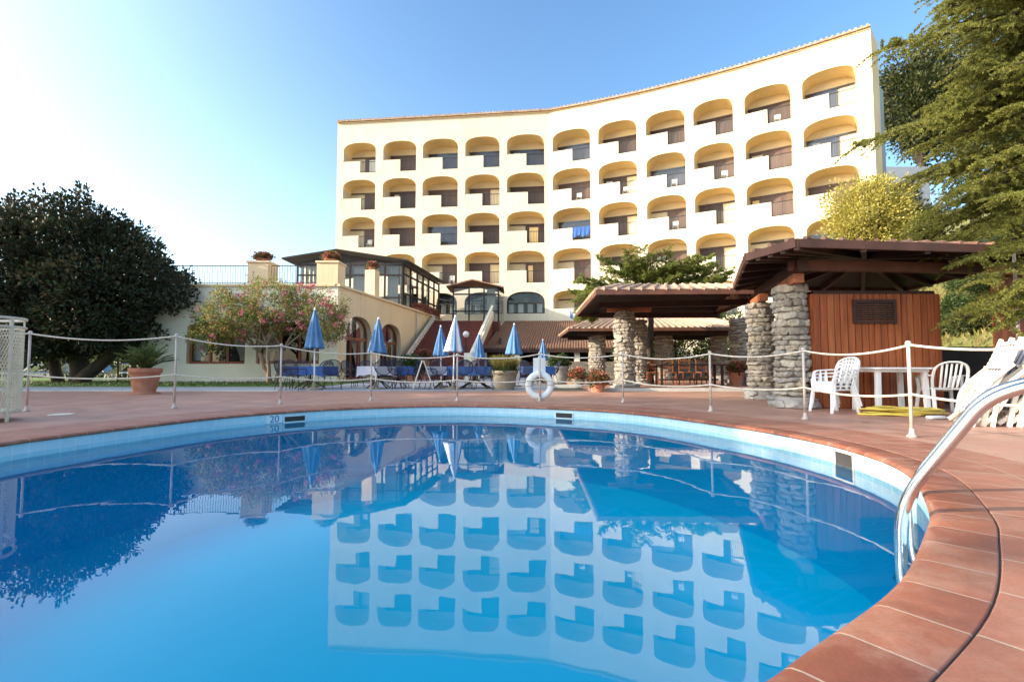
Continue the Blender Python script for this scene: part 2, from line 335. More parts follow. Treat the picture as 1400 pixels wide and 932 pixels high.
def catmull(P, k=8, closed=False):
    P = [Vector(p) for p in P]; n = len(P); out = []
    for i in range(n if closed else n-1):
        if closed: a, b, c, d = P[i-1], P[i], P[(i+1) % n], P[(i+2) % n]
        else: a, b, c, d = P[max(i-1, 0)], P[i], P[i+1], P[min(i+2, n-1)]
        for j in range(k):
            t = j/k
            out.append(.5*((2*b)+(c-a)*t+(2*a-5*b+4*c-d)*t*t+(3*b-a-3*c+d)*t**3))
    if not closed: out.append(P[-1])
    return out
def bend(p, r0, k=6):                      # round the corners of a polyline
    P = [Vector(q) for q in p]; out = [P[0]]
    for i in range(1, len(P)-1):
        a = (P[i-1]-P[i]); b = (P[i+1]-P[i]); r = min(r0, a.length*.48, b.length*.48)
        s = P[i]+a.normalized()*r; e = P[i]+b.normalized()*r
        for j in range(k+1):
            t = j/k; out.append(s*(1-t)**2+P[i]*2*t*(1-t)+e*t*t)
    out.append(P[-1]); return out
# leaf cloud: one folded four-point leaf per row
def leaf_obj(name, C, D, L, W, m, parent=None, fold=.25, origin=None):
    C = np.asarray(C, float); D = np.asarray(D, float); n = len(C)
    if origin is not None: C = C-np.asarray(origin, float)
    D = D/np.maximum(np.linalg.norm(D, axis=1, keepdims=True), 1e-6)
    rv = RNG.normal(size=(n, 3)); S = np.cross(D, rv); S /= np.maximum(np.linalg.norm(S, axis=1, keepdims=True), 1e-6)
    N = np.cross(S, D); L = np.broadcast_to(np.asarray(L, float).reshape(-1, 1), (n, 1)); W = np.broadcast_to(np.asarray(W, float).reshape(-1, 1), (n, 1))
    mid = C+D*L*.5+N*W*fold
    V = np.stack([C, mid+S*W*.5, C+D*L, mid-S*W*.5], axis=1).reshape(-1, 3).astype(np.float32)
    me = bpy.data.meshes.new(name)
    me.vertices.add(4*n); me.vertices.foreach_set('co', V.ravel())
    me.loops.add(4*n); me.loops.foreach_set('vertex_index', np.arange(4*n, dtype=np.int32))
    me.polygons.add(n); me.polygons.foreach_set('loop_start', np.arange(0, 4*n, 4, dtype=np.int32))
    try: me.polygons.foreach_set('loop_total', np.full(n, 4, dtype=np.int32))
    except Exception: pass
    me.materials.append(m); me.update(calc_edges=True); me.validate()
    o = bpy.data.objects.new(name, me); COL.objects.link(o)
    if parent is not None: o.parent = parent
    return o
def unit(n):
    v = RNG.normal(size=(n, 3)); return v/np.linalg.norm(v, axis=1, keepdims=True)
def crown(center, rad, nclump, per, csize, leaf, flat=.0, shell=.55, lump=.18, updir=.25):
    """leaf positions and directions: clumps spread through an uneven ellipsoid"""
    u = unit(nclump); 
    if flat: u[:, 2] = np.where(u[:, 2] < -flat, -flat+ (u[:, 2]+flat)*.2, u[:, 2])
    rr = shell+(1-shell)*RNG.random(nclump)**.6
    off = np.array([noise.noise(Vector(x)*2.3+Vector(center))*lump*2+noise.noise(Vector(x)*5.1)*lump for x in u])
    c = np.asarray(center)+u*np.asarray(rad)*(rr+off)[:, None]
    cs = np.repeat(c, per, axis=0); us = np.repeat(u, per, axis=0)
    d = unit(len(cs)); P = cs+d*(RNG.random(len(cs))**.6*csize)[:, None]
    D = d*.8+us*.6+np.array([0, 0, updir])+RNG.normal(size=d.shape)*.25
    return P, D
def limb(mb, a, b, r0, r1, wob=.15, k=7, seed=0):
    a = Vector(a); b = Vector(b); L = (b-a).length; pts = []; rs = []
    for i in range(k):
        t = i/(k-1); p = a.lerp(b, t); o = Vector((noise.noise(Vector((seed, t*2.3, 0))), noise.noise(Vector((0, seed, t*2.3))), noise.noise(Vector((t*2.3, 0, seed)))*.4))
        pts.append(p+o*wob*L*math.sin(math.pi*t)); rs.append(r0+(r1-r0)*t)
    mb.tube(pts, rs, 9); return pts
def loops_fill(loops, z):
    bm = bmesh.new(); es = []
    for lp in loops:
        vs = [bm.verts.new((p[0], p[1], z)) for p in lp]
        es += [bm.edges.new((vs[i], vs[(i+1) % len(vs)])) for i in range(len(vs))]
    bmesh.ops.triangle_fill(bm, use_beauty=True, use_dissolve=False, edges=es, normal=(0, 0, 1))
    for f in bm.faces:
        if f.normal.z < 0: f.normal_flip()
    return bm
def bm_obj(name, bm, m, parent=None):
    me = bpy.data.meshes.new(name); bm.to_mesh(me); bm.free(); me.materials.append(m)
    o = bpy.data.objects.new(name, me); COL.objects.link(o)
    if parent is not None: o.parent = parent
    return o

# ================================================================== SETTING: pool, deck, ground
edge_px = [(0,605),(100,592),(200,580),(300,569),(400,561),(500,556),(600,553.5),(700,554.5),(850,561.5),(1000,580),(1100,597),(1180,617),(1240,643),(1268,690),(1264,720),(1226,790),(1100,880),(1035,925)]
epts = [G(*p) for p in edge_px]+[Vector(p) for p in [(0,.86,0),(-.8,.6,0),(-1.9,.5,0),(-3.0,.75,0),(-4.0,1.35,0),(-4.7,2.4,0),(-5.03,3.7,0)]]
raw = catmull(epts, 12, True)
for _ in range(6): raw = [(raw[i-1]+raw[i]*2+raw[(i+1) % len(raw)])/4 for i in range(len(raw))]
def resample(P, n):
    d = [0]
    for i in range(len(P)): d.append(d[-1]+(P[(i+1) % len(P)]-P[i]).length)
    T = d[-1]; out = []; j = 0
    for k in range(n):
        s = T*k/n
        while d[j+1] < s: j += 1
        t = (s-d[j])/(d[j+1]-d[j]); out.append(P[j].lerp(P[(j+1) % len(P)], t))
    return out, T
NP = 240
POOL, PLEN = resample(raw, NP)
cen = sum(POOL, Vector())/NP
NRM = []
for i in range(NP):
    t = POOL[(i+1) % NP]-POOL[i-1]; nrm = Vector((t.y, -t.x, 0)).normalized()
    if nrm.dot(POOL[i]-cen) < 0: nrm = -nrm
    NRM.append(nrm)
def off(d): return [POOL[i]+NRM[i]*d for i in range(NP)]
def sweep(prof, ulen=.33, vs=None):
    """sweep profile [(outward, z)] round the pool; returns MB and uvs"""
    mb = MB(); k = len(prof); V = []
    for i in range(NP):
        for (d, z) in prof: V.append(POOL[i]+NRM[i]*d+Vector((0, 0, z)))
    F_, UV = [], []
    un = round(PLEN/ulen)
    for i in range(NP):
        i2 = (i+1) % NP; u0 = un*i/NP; u1 = un*(i+1)/NP
        for j in range(k-1):
            F_.append((i*k+j, i2*k+j, i2*k+j+1, i*k+j+1)); UV.append([(u0, vs[j]), (u1, vs[j]), (u1, vs[j+1]), (u0, vs[j+1])])
    mb.add(V, F_); return mb, UV
WZ = -.20
mb, uv = sweep([(.245,-.03),(.245,-.003),(.239,0),(.05,0),(.025,-.004),(.008,-.014),(.001,-.027),(.008,-.04),(.02,-.045),(.06,-.045)], .285, [.02,.02,.03,.9,.92,.94,.95,.96,.97,.98])
cop = mb.build('pool_coping', coptile, None, smooth=True, uvs=uv); tag(cop, kind='structure')
mb, uv = sweep([(.24,-.007),(.27,-.007)], .34, [0,1]); tag(mb.build('pool_joint', grout, None, uvs=uv), kind='structure')
mb, uv = sweep([(.252,-.03),(.252,-.003),(.256,0),(.62,0),(.98,0)], .39, [0.02,.03,.04,1,2]); tag(mb.build('pool_border', bordtile, None, uvs=uv), kind='structure')
mb, uv = sweep([(.035,-.046),(.035,-.145)], .15, [0,1]); tag(mb.build('pool_tile_band', bandtile, None, uvs=uv), kind='structure')
mb, uv = sweep([(.035,-.145),(.035,-.30)], .15, [0,1]); tag(mb.build('pool_waterline_tile', bandtile2, None, uvs=uv), kind='structure')
mb, uv = sweep([(.035,-.30),(.02,-1.3),(-.25,-1.55)], .3, [0,1,2]); ob = mb.build('pool_basin', basinm, None, uvs=uv); tag(ob, kind='structure')
bm = loops_fill([off(-.25)], -1.55); ob = bm_obj('pool_floor', bm, basinm); tag(ob, kind='structure')
bm = loops_fill([off(.034)], WZ); wat = bm_obj('water', bm, waterm); tag(wat, kind='structure')
bm = loops_fill([[(-60,-14),(24,-14),(24,14.6),(-60,14.6)], off(.98)], -.001); tag(bm_obj('deck', bm, decktile), kind='structure')
bm = loops_fill([[(-900,-900),(900,-900),(900,900),(-900,900)], [(-6.5,-.6),(5,-.6),(5,11),(-6.5,11)]], -.03); tag(bm_obj('ground', bm, earth), kind='structure')
mb = MB(); mb.box(-60,14.62,-.02,1.2,17.19,.012); mb.box(-6.9,17.194,-.02,1.2,38,.01); tag(mb.build('pavement', pave), kind='structure')
mb = MB(); mb.box(-60,14.5,-.02,-7.0,14.618,.035); mb.box(.6,16.6,.013,3.1,16.9,.10); tag(mb.build('kerb', kerbm), kind='structure')
mb = MB(); mb.box(-60,17.20,-.02,-6.92,30,.03); tag(mb.build('lawn', grassm), kind='structure')
mb = MB(); mb.box(2.4,14.64,-.02,12,26,.09); tag(mb.build('patio', decktile), kind='structure')
mb = MB(); mb.box(2.4,14.50,-.02,9.6,14.638,.094); tag(mb.build('step', kerbm), kind='structure')
# grass blades on the lawn strip
n = 9000; P = np.c_[RNG.uniform(-30, -7.1, n), RNG.uniform(17.25, 21.3, n), np.full(n, .03)]
D = np.c_[RNG.normal(size=(n, 2))*.35, np.ones(n)]
g = leaf_obj('grass', P, D, RNG.uniform(.05, .12, n), .02, leaf_hedge); tag(g, kind='stuff')
# hillside on the right
def hill_z(x, y):
    a = max(0., x-10.2-max(0, 12-y)*.6); a2 = .36*a if a < 60 else 21.6
    s = min(1., max(0., (y-9.5)/3.0)); b = max(0., (y-44))*.12*min(1, max(0, (x-4)/8))
    return (a2+b)*s*s*(3-2*s)-.04+noise.noise(Vector((x*.25, y*.25, 3)))*.22*min(1, a/3)
mb = MB(); nx, ny = 90, 80; xs = [9.4+i*i*.0095+i*.14 for i in range(nx)]; ys = [9.2+j*.35+j*j*.013 for j in range(ny)]
mb.add([(x, y, hill_z(x, y)) for y in ys for x in xs], [(j*nx+i, j*nx+i+1, (j+1)*nx+i+1, (j+1)*nx+i) for j in range(ny-1) for i in range(nx-1)])
tag(mb.build('hillside', hillm, smooth=True), kind='structure')
#PART2
# ================================================================== HOTEL
CX = at(750, 152, 38); ZT = CX.z; CL = G(462, 168, ZT); CR = G(1190, 37, ZT)
C2 = Vector((CX.x, CX.y, 0)); L2 = Vector((CL.x, CL.y, 0)); R2 = Vector((CR.x, CR.y, 0))
dl = (C2-L2).normalized(); dr = (R2-C2).normalized(); nin = lambda d: Vector((-d.y, d.x, 0))
lenL = (C2-L2).length; lenR = (R2-C2).length
def rpt(u): return C2+dr*u+nin(dr)*(.85*4*(u/lenR)*(1-u/lenR))
FZ = [16.89, 13.73, 10.57, 7.37, 4.23]
lb = [0, 3.69, 7.13, 10.68, 14.1, lenL]; lo_ = [(.36,3.39),(3.99,6.83),(7.44,10.4),(10.96,13.79),(14.43,17.24)]
rb = [0, 3.62, 7.18, 10.55, 13.8, 17.23, lenR]; ro_ = [(.31,3.3),(3.94,6.84),(7.53,10.28),(10.86,13.46),(14.17,16.91),(17.55,20.39)]
hotel = empty('hotel_building', 'cream multi storey hotel with rows of arched balconies bending round behind the pool', 'hotel', (C2.x, C2.y, 0))
def arch_fn(lo, hi, zs, zc, p=2.5):
    c = (lo+hi)/2; h = (hi-lo)/2
    return lambda u: zs+(zc-zs)*max(0., 1-abs((u-c)/h)**p)**(1/p)
def arch_us(lo, hi, k=18):
    c = (lo+hi)/2; h = (hi-lo)/2
    return [c-h*math.cos(math.pi*i/k) for i in range(k+1)]
def arch_cell(mb, P, u0, u1, z0, z1, lo, hi, zb, zs, zc):
    mb.quad(P(u0,z0,0), P(lo,z0,0), P(lo,z1,0), P(u0,z1,0)); mb.quad(P(hi,z0,0), P(u1,z0,0), P(u1,z1,0), P(hi,z1,0))
    if zb > z0+.001: mb.quad(P(lo,z0,0), P(hi,z0,0), P(hi,zb,0), P(lo,zb,0))
    f = arch_fn(lo, hi, zs, zc); us = arch_us(lo, hi)
    for a, b in zip(us, us[1:]): mb.quad(P(a,f(a),0), P(b,f(b),0), P(b,z1,0), P(a,z1,0))
def arch_recess(mb, P, lo, hi, zb, zs, zc, dep, mi_side=0, mi_vault=1, back=True, mi_back=1, floor=True):
    f = arch_fn(lo, hi, zs, zc); us = arch_us(lo, hi)
    mb.quad(P(lo,zb,0), P(lo,zs,0), P(lo,zs,dep), P(lo,zb,dep), mi_side); mb.quad(P(hi,zb,0), P(hi,zb,dep), P(hi,zs,dep), P(hi,zs,0), mi_side)
    if floor: mb.quad(P(lo,zb,0), P(lo,zb,dep), P(hi,zb,dep), P(hi,zb,0), mi_side)
    for a, b in zip(us, us[1:]): mb.quad(P(a,f(a),0), P(a,f(a),dep), P(b,f(b),dep), P(b,f(b),0), mi_vault)
    if back:
        for a, b in zip(us, us[1:]): mb.quad(P(a,zb,dep), P(b,zb,dep), P(b,f(b),dep), P(a,f(a),dep), mi_back)
def cbox(mb, P, u0, u1, z0, z1, w0, w1, mi=0):
    mb.add([P(u0,z0,w0),P(u1,z0,w0),P(u1,z0,w1),P(u0,z0,w1),P(u0,z1,w0),P(u1,z1,w0),P(u1,z1,w1),P(u0,z1,w1)],
           [(0,3,2,1),(4,5,6,7),(0,1,5,4),(1,2,6,5),(2,3,7,6),(3,0,4,7)], mi)
doors = {('L',0):'LFFFF', ('L',1):'LFFRF', ('L',2):'LFFFL', ('L',3):'LFLRL', ('L',4):'FFFFF',
         ('R',0):'FFFFFR', ('R',1):'FRFFFR', ('R',2):'FRLRFF', ('R',3):'LFFRLF', ('R',4):'LFFFFF'}
cells = []
for k in range(5): cells.append(('L', 4-k, C2-dl*lb[k+1], C2-dl*lb[k], lb[k+1]-lo_[k][1], lb[k+1]-lo_[k][0]))
for k in range(6):
    A = rpt(rb[k]); B = rpt(rb[k+1]); q = (B-A).length/(rb[k+1]-rb[k]); cells.append(('R', k, A, B, (ro_[k][0]-rb[k])*q, (ro_[k][1]-rb[k])*q))
fac = {'L': MB(), 'R': MB()}; frames = {}
for wing, bi, A, B, lo, hi in cells:
    d = (B-A).normalized(); ni = nin(d); Lc = (B-A).length
    P = lambda u, z, w, A=A, d=d, ni=ni: A+d*u+ni*w+Vector((0, 0, z))
    frames[(wing, bi)] = (P, lo, hi, Lc)
    m = fac[wing]
    m.quad(P(0,0,0), P(Lc,0,0), P(Lc,FZ[4],0), P(0,FZ[4],0))
    for r in range(5):
        z0 = FZ[r]; z1 = FZ[r-1] if r else ZT
        win = (r == 4 and wing == 'L')
        zb = z0+.68 if win else z0; zs = z0+(1.86 if not win else 1.5); zc = z0+(2.58 if r < 4 else 2.43)
        arch_cell(m, P, 0, Lc, z0, z1, lo, hi, zb, zs, zc)
        if win:
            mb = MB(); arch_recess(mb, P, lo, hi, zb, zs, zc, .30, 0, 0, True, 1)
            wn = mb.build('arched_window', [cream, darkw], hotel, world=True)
            f = arch_fn(lo, hi, zs, zc); us = arch_us(lo, hi)
            mb = MB()
            mb.tube([P(lo+.03,zb+.03,.10)]+[P(min(max(u, lo+.03), hi-.03), max(f(u)-.04, zb+.1), .10) for u in us]+[P(hi-.03,zb+.03,.10)], .05, 6, closed=True)
            cbox(mb, P, lo+.03, hi-.03, zs-.03, zs+.04, .08, .14)
            for t in (.25, .5, .75): cbox(mb, P, lo+(hi-lo)*t-.03, lo+(hi-lo)*t+.03, zb, zs, .085, .135)
            
            fr = mb.build('frame', bronze, hotel, world=True); fr.parent = wn
            mb = MB()
            for a, b in zip(us, us[1:]): mb.quad(P(a,zb,.12), P(b,zb,.12), P(b,f(b),.12), P(a,f(a),.12))
            gl = mb.build('pane', glass, hotel, world=True); gl.parent = wn
            mb = MB()
            for t0 in (.04, .30, .55, .80): cbox(mb, P, lo+(hi-lo)*t0, lo+(hi-lo)*(t0+.13), zb+.02, zs, .22, .25)
            cu = mb.build('curtain', panelw, hotel, world=True); cu.parent = wn
            continue
        dep = 1.5
        mb = MB(); arch_recess(mb, P, lo, hi, zb, zs, zc, dep, mi_back=2)
        bal = mb.build('balcony', [cream, ochre, backw], hotel, world=True)
        W = hi-lo; ty = doors[(wing, r)][bi]; rnd = random.Random(bi*17+r*5+(wing == 'R'))
        pe = lo+W*rnd.choice([.50, .53, .56, .52])
        mb = MB(); cbox(mb, P, lo+.002, pe, zb+.005, zb+1.0, .012, .14); x = mb.build('parapet', cream, hotel, world=True); x.parent = bal
        mb = MB(); nb = 11
        for i in range(nb+1):
            u = pe+.03+(hi-pe-.06)*i/nb; mb.tube([P(u,zb+.06,.08), P(u,zb+.93,.08)], .013, 5)
        cbox(mb, P, pe+.002, hi-.002, zb+.93, zb+.97, .06, .10); cbox(mb, P, pe+.002, hi-.002, zb+.05, zb+.08, .065, .095)
        x = mb.build('railing', iron, hotel, world=True); x.parent = bal
        a0, a1 = {'F': (.04, .97), 'L': (.46, .97), 'R': (.04, .66)}[ty]
        mb = MB(); cbox(mb, P, lo+W*a0, lo+W*a1, zb+.02, zb+1.84, dep-.06, dep-.004)
        cbox(mb, P, lo+W*.03, hi-.06, zb+1.84, zb+1.95, dep-.10, dep-.005)
        for t in (.25, .5, .75):
            u = lo+W*(a0+(a1-a0)*t); cbox(mb, P, u-.03, u+.03, zb+.02, zb+1.82, dep-.085, dep-.061)
        x = mb.build('shutter_door', rnd.choice([doorb, doorb, door2, door2, door3]), hotel, world=True); x.parent = bal
        if rnd.random() < .38:
            mb = MB(); c0_ = lo+W*(a0+.03+rnd.random()*.12); c1_ = c0_+W*rnd.uniform(.12, .26); k_ = 8
            for i in range(k_):
                ua = c0_+(c1_-c0_)*i/k_; ub_ = c0_+(c1_-c0_)*(i+1)/k_; mb.quad(P(ua,zb+.05,dep-.13+.03*(i%2)), P(ub_,zb+.05,dep-.13+.03*((i+1)%2)), P(ub_,zb+1.66,dep-.13+.03*((i+1)%2)), P(ua,zb+1.66,dep-.13+.03*(i%2)))
            x = mb.build('curtain', rnd.choice([panelw, bluew, ochre]), hotel, world=True, fix=False); x.parent = bal
        if rnd.random() < .14:
            mb = MB(); u = lo+W*rnd.uniform(.62, .85); cbox(mb, P, u-.2, u+.2, zb+.40, zb+.44, .5, .9); cbox(mb, P, u-.2, u+.2, zb+.44, zb+.85, .86, .9)
            for sx in (-.17, .17):
                for wy in (.53, .87): cbox(mb, P, u+sx-.02, u+sx+.02, zb+.01, zb+.4, wy-.02, wy+.02)
            tag(mb.build('balcony_chair', white), 'white plastic chair on the %s floor balcony %d bays %s of the facade bend' % (['top','second','third','fourth','fifth'][r], (5-bi if wing == 'L' else bi+1), 'left' if wing == 'L' else 'right'), 'chair', 'chairs out on hotel balconies')
for k, m in fac.items(): m.build('facade_wall', cream, hotel, world=True)
# end walls, back mass, roof
eR = rpt(lenR); eL = L2
dE = Vector((.78, .62, 0)).normalized(); E2 = eR+dE*1.35
mb = MB(); mb.quad(eR, E2, E2+Vector((0,0,ZT-.5)), eR+Vector((0,0,ZT))); mb.build('end_wall', peach, hotel, world=True)
mb = MB(); E3 = E2+Vector((.02,.02,0)); E4 = E3+dE*.75; mb.prism([(E3.x,E3.y),(E4.x,E4.y),(E4.x-.6,E4.y+1.2),(E3.x-.6,E3.y+1.2)], 0, ZT-3.2); mb.build('service_shaft', bluewall, hotel, world=True)
bp = [eL+nin(dl)*9, C2+nin(dl)*10, E2+Vector((-3.5,8,0))]
mb = MB()
mb.quad(eL, eL+nin(dl)*9, eL+nin(dl)*9+Vector((0,0,ZT)), eL+Vector((0,0,ZT))); 
pl = [eL, bp[0], bp[1], bp[2], E2]
for a, b in zip(pl[1:], pl[2:]): mb.quad(a, b, b+Vector((0,0,ZT-.3)), a+Vector((0,0,ZT-.3)))
mb.build('rear_wall', cream, hotel, world=True)
front = [L2]+[C2]+[rpt(lenR*i/12) for i in range(1, 13)]
mb = MB(); n = len(front)
def rf(i, ou, z): 
    p = front[i]; d = (front[min(i+1, n-1)]-front[max(i-1, 0)]).normalized(); return p-nin(d)*ou+Vector((0, 0, z))
for i in range(n-1):
    mb.quad(rf(i,.22,ZT+.05), rf(i+1,.22,ZT+.05), rf(i+1,-4.5,ZT+1.0), rf(i,-4.5,ZT+1.0)); mb.quad(rf(i,.22,ZT-.04), rf(i,.22,ZT+.05), rf(i+1,.22,ZT+.05), rf(i+1,.22,ZT-.04)); mb.quad(rf(i,.22,ZT-.04), rf(i+1,.22,ZT-.04), rf(i+1,-.3,ZT-.04), rf(i,-.3,ZT-.04))
    a = rf(i,.24,ZT+.07); b = rf(i+1,.24,ZT+.07); c = rf(i,-4.4,ZT+1.03); e = rf(i+1,-4.4,ZT+1.03); nn = max(2, int((b-a).length/.27))
    for k in range(nn):
        t = (k+.5)/nn; mb.tube([a.lerp(b, t), c.lerp(e, t)], .075, 6)
mb.build('roof', roofw, hotel, world=True)
mb = MB()
for i in range(n-1): mb.bar(rf(i,.04,ZT-.09), rf(i+1,.04,ZT-.09), .08, .07)
mb.build('cornice', peach, hotel, world=True)
# towels over balcony rails
def towel(key, r, f0, f1, cols, label):
    P, lo, hi, Lc = frames[key]; zb = FZ[r]; W = hi-lo; mb = MB(); k = 14
    for i in range(k):
        u0 = lo+W*(f0+(f1-f0)*i/k); u1 = lo+W*(f0+(f1-f0)*(i+1)/k); w0 = .03*math.sin(i*1.9); w1 = .03*math.sin((i+1)*1.9)
        h0 = .72+.10*math.sin(i*.9); h1 = .72+.10*math.sin((i+1)*.9); mi = (i//2) % len(cols) if len(cols) > 1 else 0
        mb.quad(P(u0,zb+1.0-h0,-.03+w0), P(u1,zb+1.0-h1,-.03+w1), P(u1,zb+1.02,.03), P(u0,zb+1.02,.03), mi); mb.quad(P(u0,zb+1.02,.03), P(u1,zb+1.02,.03), P(u1,zb+.6,.13), P(u0,zb+.6,.13), mi)
    tag(mb.build('towel', cols, fix=False), label, 'towel', 'towels hung over balcony rails')
towel(('R', 0), 2, .52, .98, [cloth], 'plain bright blue towel hung over a third floor balcony rail')
towel(('R', 0), 4, .45, .98, [cloth, bluew, blue], 'blue and white striped towel on the lowest balcony rail beside the arched window')

# ================================================================== RESTAURANT with roof terrace, veranda, stairs, awning
K = Vector((-7.8, 21.5, 0)); Kf = Vector((-5.5, 36.9, 0)); dK = (Kf-K).normalized(); LK = (Kf-K).length; ZC = 4.34
rest = empty('restaurant_building', 'low peach restaurant with arched doorways and a roof terrace at the left of the hotel', 'restaurant', (K.x, K.y, 0))
PS = lambda u, z, w: K+dK*u+nin(dK)*w+Vector((0, 0, z))
XL = -16.6; PF = lambda u, z, w: Vector((XL+u, 21.5+w, z)); LF = K.x-XL
def opening_fill(P, lo, hi, zb, zs, zc, dep, name, square=False):
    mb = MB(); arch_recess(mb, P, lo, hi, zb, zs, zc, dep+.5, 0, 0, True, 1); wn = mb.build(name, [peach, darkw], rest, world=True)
    mb = MB(); W = hi-lo; f = arch_fn(lo, hi, zs, zc, 2.2)
    for t in (0.02, .36, .66, .97): cbox(mb, P, lo+W*t-.05, lo+W*t+.05, zb, zs+.0, dep, dep+.08)
    cbox(mb, P, lo, hi, zs-.1, zs+.04, dep-.01, dep+.09); cbox(mb, P, lo, hi, zb, zb+.1, dep+.01, dep+.07)
    us = arch_us(lo, hi); mb.tube([P(u, f(u)-.02, dep+.04) for u in us], .06, 6)
    x = mb.build('frame', woodr, rest, world=True); x.parent = wn
    mb = MB()
    for a, b in zip(us, us[1:]): mb.quad(P(a,zb,dep+.05), P(b,zb,dep+.05), P(b,f(b),dep+.05), P(a,f(a),dep+.05))
    x = mb.build('pane', glass, rest, world=True); x.parent = wn
    mb = MB()
    for s in (1, -1):
        e = lo if s > 0 else hi; k = 7
        for i in range(k):
            t0 = i/k; t1 = (i+1)/k; z0 = zs+.05; wdt = lambda t: W*(.16+.28*t**1.4)
            mb.quad(P(e+s*.06,zb+.15+(z0-zb-.15)*t0,dep+.25), P(e+s*(.06+wdt(t0)),zb+.15+(z0-zb-.15)*t0,dep+.30), P(e+s*(.06+wdt(t1)),zb+.15+(z0-zb-.15)*t1,dep+.30), P(e+s*.06,zb+.15+(z0-zb-.15)*t1,dep+.25))
    x = mb.build('curtain', panelw, rest, world=True); x.parent = wn
    return wn
mb = MB()
mb.quad(PS(0,0,0), PS(.83,0,0), PS(.83,ZC,0), PS(0,ZC,0))
arch_cell(mb, PS, .83, 4.0, 0, ZC, .84, 3.53, .1, 2.1, 3.16); arch_cell(mb, PS, 4.0, 7.9, 0, ZC, 4.62, 7.55, .1, 2.1, 3.12)
mb.quad(PS(7.9,0,0), PS(LK,0,0), PS(LK,ZC,0), PS(7.9,ZC,0)); mb.build('side_wall', peach, rest, world=True)
opening_fill(PS, .84, 3.53, .1, 2.1, 3.16, .25, 'arched_door'); opening_fill(PS, 4.62, 7.55, .1, 2.1, 3.12, .25, 'arched_door')
mb = MB(); bnd = [(.9, 4.6), (5.1, 8.0)]
mb.quad(PF(0,0,0), PF(.9,0,0), PF(.9,ZC,0), PF(0,ZC,0)); arch_cell(mb, PF, .9, 4.85, 0, ZC, 2.1, 4.7, .85, 2.45, 2.7); arch_cell(mb, PF, 4.85, LF, 0, ZC, 5.2, 8.0, .85, 2.45, 2.7)
mb.quad(PF(.9,0,0), PF(2.0,0,0), PF(2.0,.01,0), PF(.9,.01,0)); mb.build('front_wall', palewall, rest, world=True)
opening_fill(PF, 2.1, 4.7, .85, 2.45, 2.7, .2, 'window'); opening_fill(PF, 5.2, 8.0, .85, 2.45, 2.7, .2, 'window')
mb = MB(); mb.quad(PF(0,0,0), PF(0,ZC,0), PF(0,ZC,14), PF(0,0,14)); mb.build('end_wall', palewall, rest, world=True)
mb = MB(); q = [PF(.02,0,.02), K+Vector((-.02,.04,0)), Kf+Vector((-.1,0,0)), Vector((XL+.02, 37, 0))]; mb.prism([(p.x, p.y) for p in q], ZC-.25, ZC-.05); mb.build('terrace_floor', greyp, rest, world=True)
mb = MB(); mb.bar(PS(-.05,ZC+.03,0), PS(LK,ZC+.03,0), .22, .10); mb.bar(PF(0,ZC+.03,.03), PF(LF-.12,ZC+.03,.03), .22, .10); mb.build('cornice', peach, rest, world=True)
def pier(u, P, wd, z1, name='pier'):
    mb = MB(); cbox(mb, P, u, u+wd, ZC+.082, z1, -.06, wd-.06); cbox(mb, P, u-.05, u+wd+.05, z1+.001, z1+.08, -.11, wd-.01); return mb.build(name, peach, rest, world=True)
pier(LF-.95, PF, .95, 5.38); pier(XL*-1-11.85+0, PF, .92, 5.38)
mb = MB(); cbox(mb, PS, 3.9, 4.5, ZC+.082, 5.85, .05, .6); mb.build('pier', peach, rest, world=True)
def picket(P, u0, u1, z0, z1, nm='terrace_railing', par=None, step=.115, w=0.1, m=None):
    mb = MB(); n = int((u1-u0)/step)
    for i in range(n+1):
        u = u0+(u1-u0)*i/n; mb.tube([P(u,z0,w), P(u,(z0+z1)/2,w-.02), P(u,z1,w)], .011, 4, caps=False)
    cbox(mb, P, u0, u1, z1, z1+.03, w-.02, w+.02); cbox(mb, P, u0, u1, z0+.05, z0+.075, w-.015, w+.015); return mb.build(nm, m or iron, par, world=True)
picket(PF, .1, 4.7, ZC+.09, 5.25, par=rest); picket(PF, 5.75, LF-1.0, ZC+.09, 5.25, par=rest)
mb = MB(); mb.tube([PS(10.0,ZC+.1,-.09), PS(10.0,.05,-.09)], .04, 8); mb.build('downpipe', greyp, rest, world=True)
# wall lamps in the arches
# --- veranda
def glazed(root, P, us, zs_, z0, z1, w=.0, tr=(.5,), fm=bronze, cur=None, gl=glassd, t=.05):
    mb = MB()
    for u in us: cbox(mb, P, u-t, u+t, z0, z1, w-t, w+t)
    for z in zs_: cbox(mb, P, us[0]+t+.001, us[-1]-t-.001, z-.05, z+.05, w-t+.006, w+t-.006)
    mb.build('frame', fm, root, world=True)
    mb = MB()
    for a, b in zip(us, us[1:]): mb.quad(P(a+t,z0,w), P(b-t,z0,w), P(b-t,z1,w), P(a+t,z1,w))
    mb.build('glazing', gl, root, world=True)
    if cur:
        mb = MB()
        for (a, b) in cur:
            k = 10
            for i in range(k):
                u0 = a+(b-a)*i/k; u1 = a+(b-a)*(i+1)/k; e0 = .05*(i % 2); e1 = .05*((i+1) % 2)
                mb.quad(P(u0,z0+.15,w+.3+e0), P(u1,z0+.15,w+.3+e1), P(u1,z1-.1,w+.3+e1), P(u0,z1-.1,w+.3+e0))
        mb.build('curtain', panelw, root, world=True)
uV = 8.15; V0 = PS(uV, 0, .12); 
ver = empty('glass_veranda', 'dark framed glass veranda with pitched roof and pale curtains on the restaurant terrace', 'veranda', (V0.x, V0.y, ZC-.05))
XV = -13.3; PV = lambda u, z, w: Vector((XV+u, V0.y+w, z)); LV = V0.x-XV
